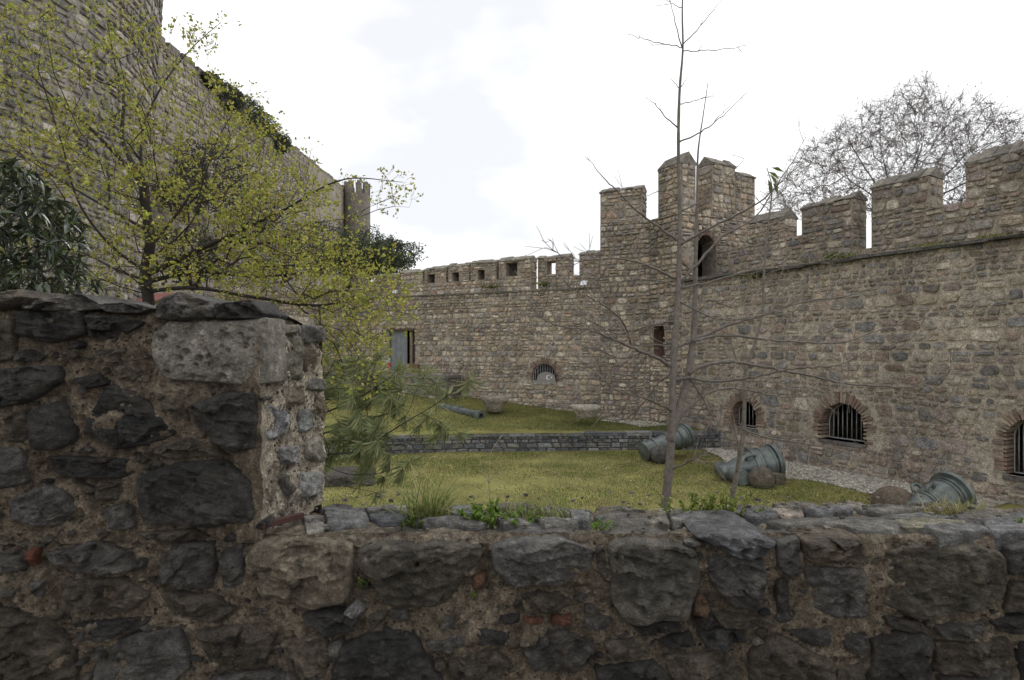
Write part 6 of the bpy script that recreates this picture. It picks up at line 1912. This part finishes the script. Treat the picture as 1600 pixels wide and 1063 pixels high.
for i, (px, rx, dz) in enumerate(((322, 0.7, -0.2), (350, 1.2, -0.3), (376, 1.5, -0.3), (402, 1.5, -0.4), (432, 1.2, -0.8))):
    c = onwall(px, dz)
    bush('ivy_clump', 'dark ivy clump spilling over the top edge of the hillside wall', c + [0.3, 0, 0], (rx, rx * 1.6, rx * 0.75), 2600, 0.11, EV, 200 + i, 'ivy', gi, trunk=False)
gt = 'dark evergreens on the slope behind the far wall'
for i, (px, py, Y, r, lab) in enumerate(((610, 398, 62, 2.3, 'dark evergreen at the right end of the slope beyond the far wall'), (580, 392, 70, 2.8, 'dark evergreen growing at the foot of the turret'), (548, 400, 66, 2.4, 'dark evergreen behind the thin outer branches of the budding tree'),
                                  (505, 385, 60, 3.0, 'dark evergreen under the hillside wall left of the turret'), (600, 412, 56, 2.0, 'low evergreen shrub at the very edge of the slope'))):
    c = P(px, py, Y)
    bush('evergreen_tree', lab, c, (r * 1.15, r, r * 0.8), 6500, 0.11, EV, 220 + i, 'tree', gt, lob=0.85)
for i, (px, py, Y, r, lab) in enumerate(((330, 260, 40, 2.2, 'grey-green scrub on the slope under the ivy clumps'), (385, 330, 44, 2.4, 'olive scrub half way up the slope under the hillside wall'), (290, 300, 36, 1.8, 'twiggy scrub in the angle of the round tower'), (440, 395, 48, 2.4, 'dull green scrub low on the slope'), (300, 400, 30, 1.7, 'brownish scrub behind the trunk of the budding tree'))):
    c = P(px, py, Y)
    bush('scrub', lab, c, (r, r, r * 0.8), 2600, 0.1, np.array([(0.06, 0.065, 0.03), (0.08, 0.075, 0.045), (0.05, 0.055, 0.03), (0.09, 0.08, 0.06)]), 240 + i, 'shrub', 'scrub on the slope under the hillside wall', lob=0.6)
# small yellow hut with red roof, just visible over the wall
hut = thing('garden_hut', 'small yellow hut with pinkish red roof glimpsed behind the tree trunk', 'hut')
hc = P(228, 452, 25.0)
HF = Face((hc[0], hc[1], 0), (0.86, -0.5, 0), (-0.5, -0.86, 0))
s = MB(); box(s, HF, -0.7, 0.5, -3.1, 1.95, -1.5, 0, (0.42, 0.33, 0.1)); s.build('wall', M['paint'], hut, smooth=False)
s = MB()
rp = np.array([[-0.8, 1.95, 0.15], [0.62, 1.95, 0.15], [-0.8, 2.35, -0.75], [0.62, 2.35, -0.75], [-0.8, 1.95, -1.65], [0.62, 1.95, -1.65], [-0.8, 1.88, 0.15], [0.62, 1.88, 0.15], [-0.8, 1.88, -1.65], [0.62, 1.88, -1.65]])
s.add(HF(rp[:, 0], rp[:, 1], rp[:, 2]), [[0, 1, 3, 2], [2, 3, 5, 4], [6, 7, 1, 0], [8, 4, 5, 9], [6, 8, 9, 7]], [[0, 2, 4], [1, 5, 3]], (0.32, 0.13, 0.12)); s.build('roof', M['paint'], hut, smooth=False)
s = MB(); box(s, HF, -0.81, 0.63, 1.86, 1.94, 0.152, 0.175, (0.5, 0.46, 0.4)); s.build('fascia', M['paint'], hut, smooth=False)
for nm, c0, c1, v0, v1 in (('door', -0.5, 0.1, -3.0, -1.0), ('window', 0.15, 0.4, 0.6, 1.2)):
    s = MB(); box(s, HF, c0, c1, v0, v1, 0.002, 0.03, (0.16, 0.1, 0.06) if nm == 'door' else (0.1, 0.12, 0.14)); s.build(nm, M['wood'], hut, smooth=False)
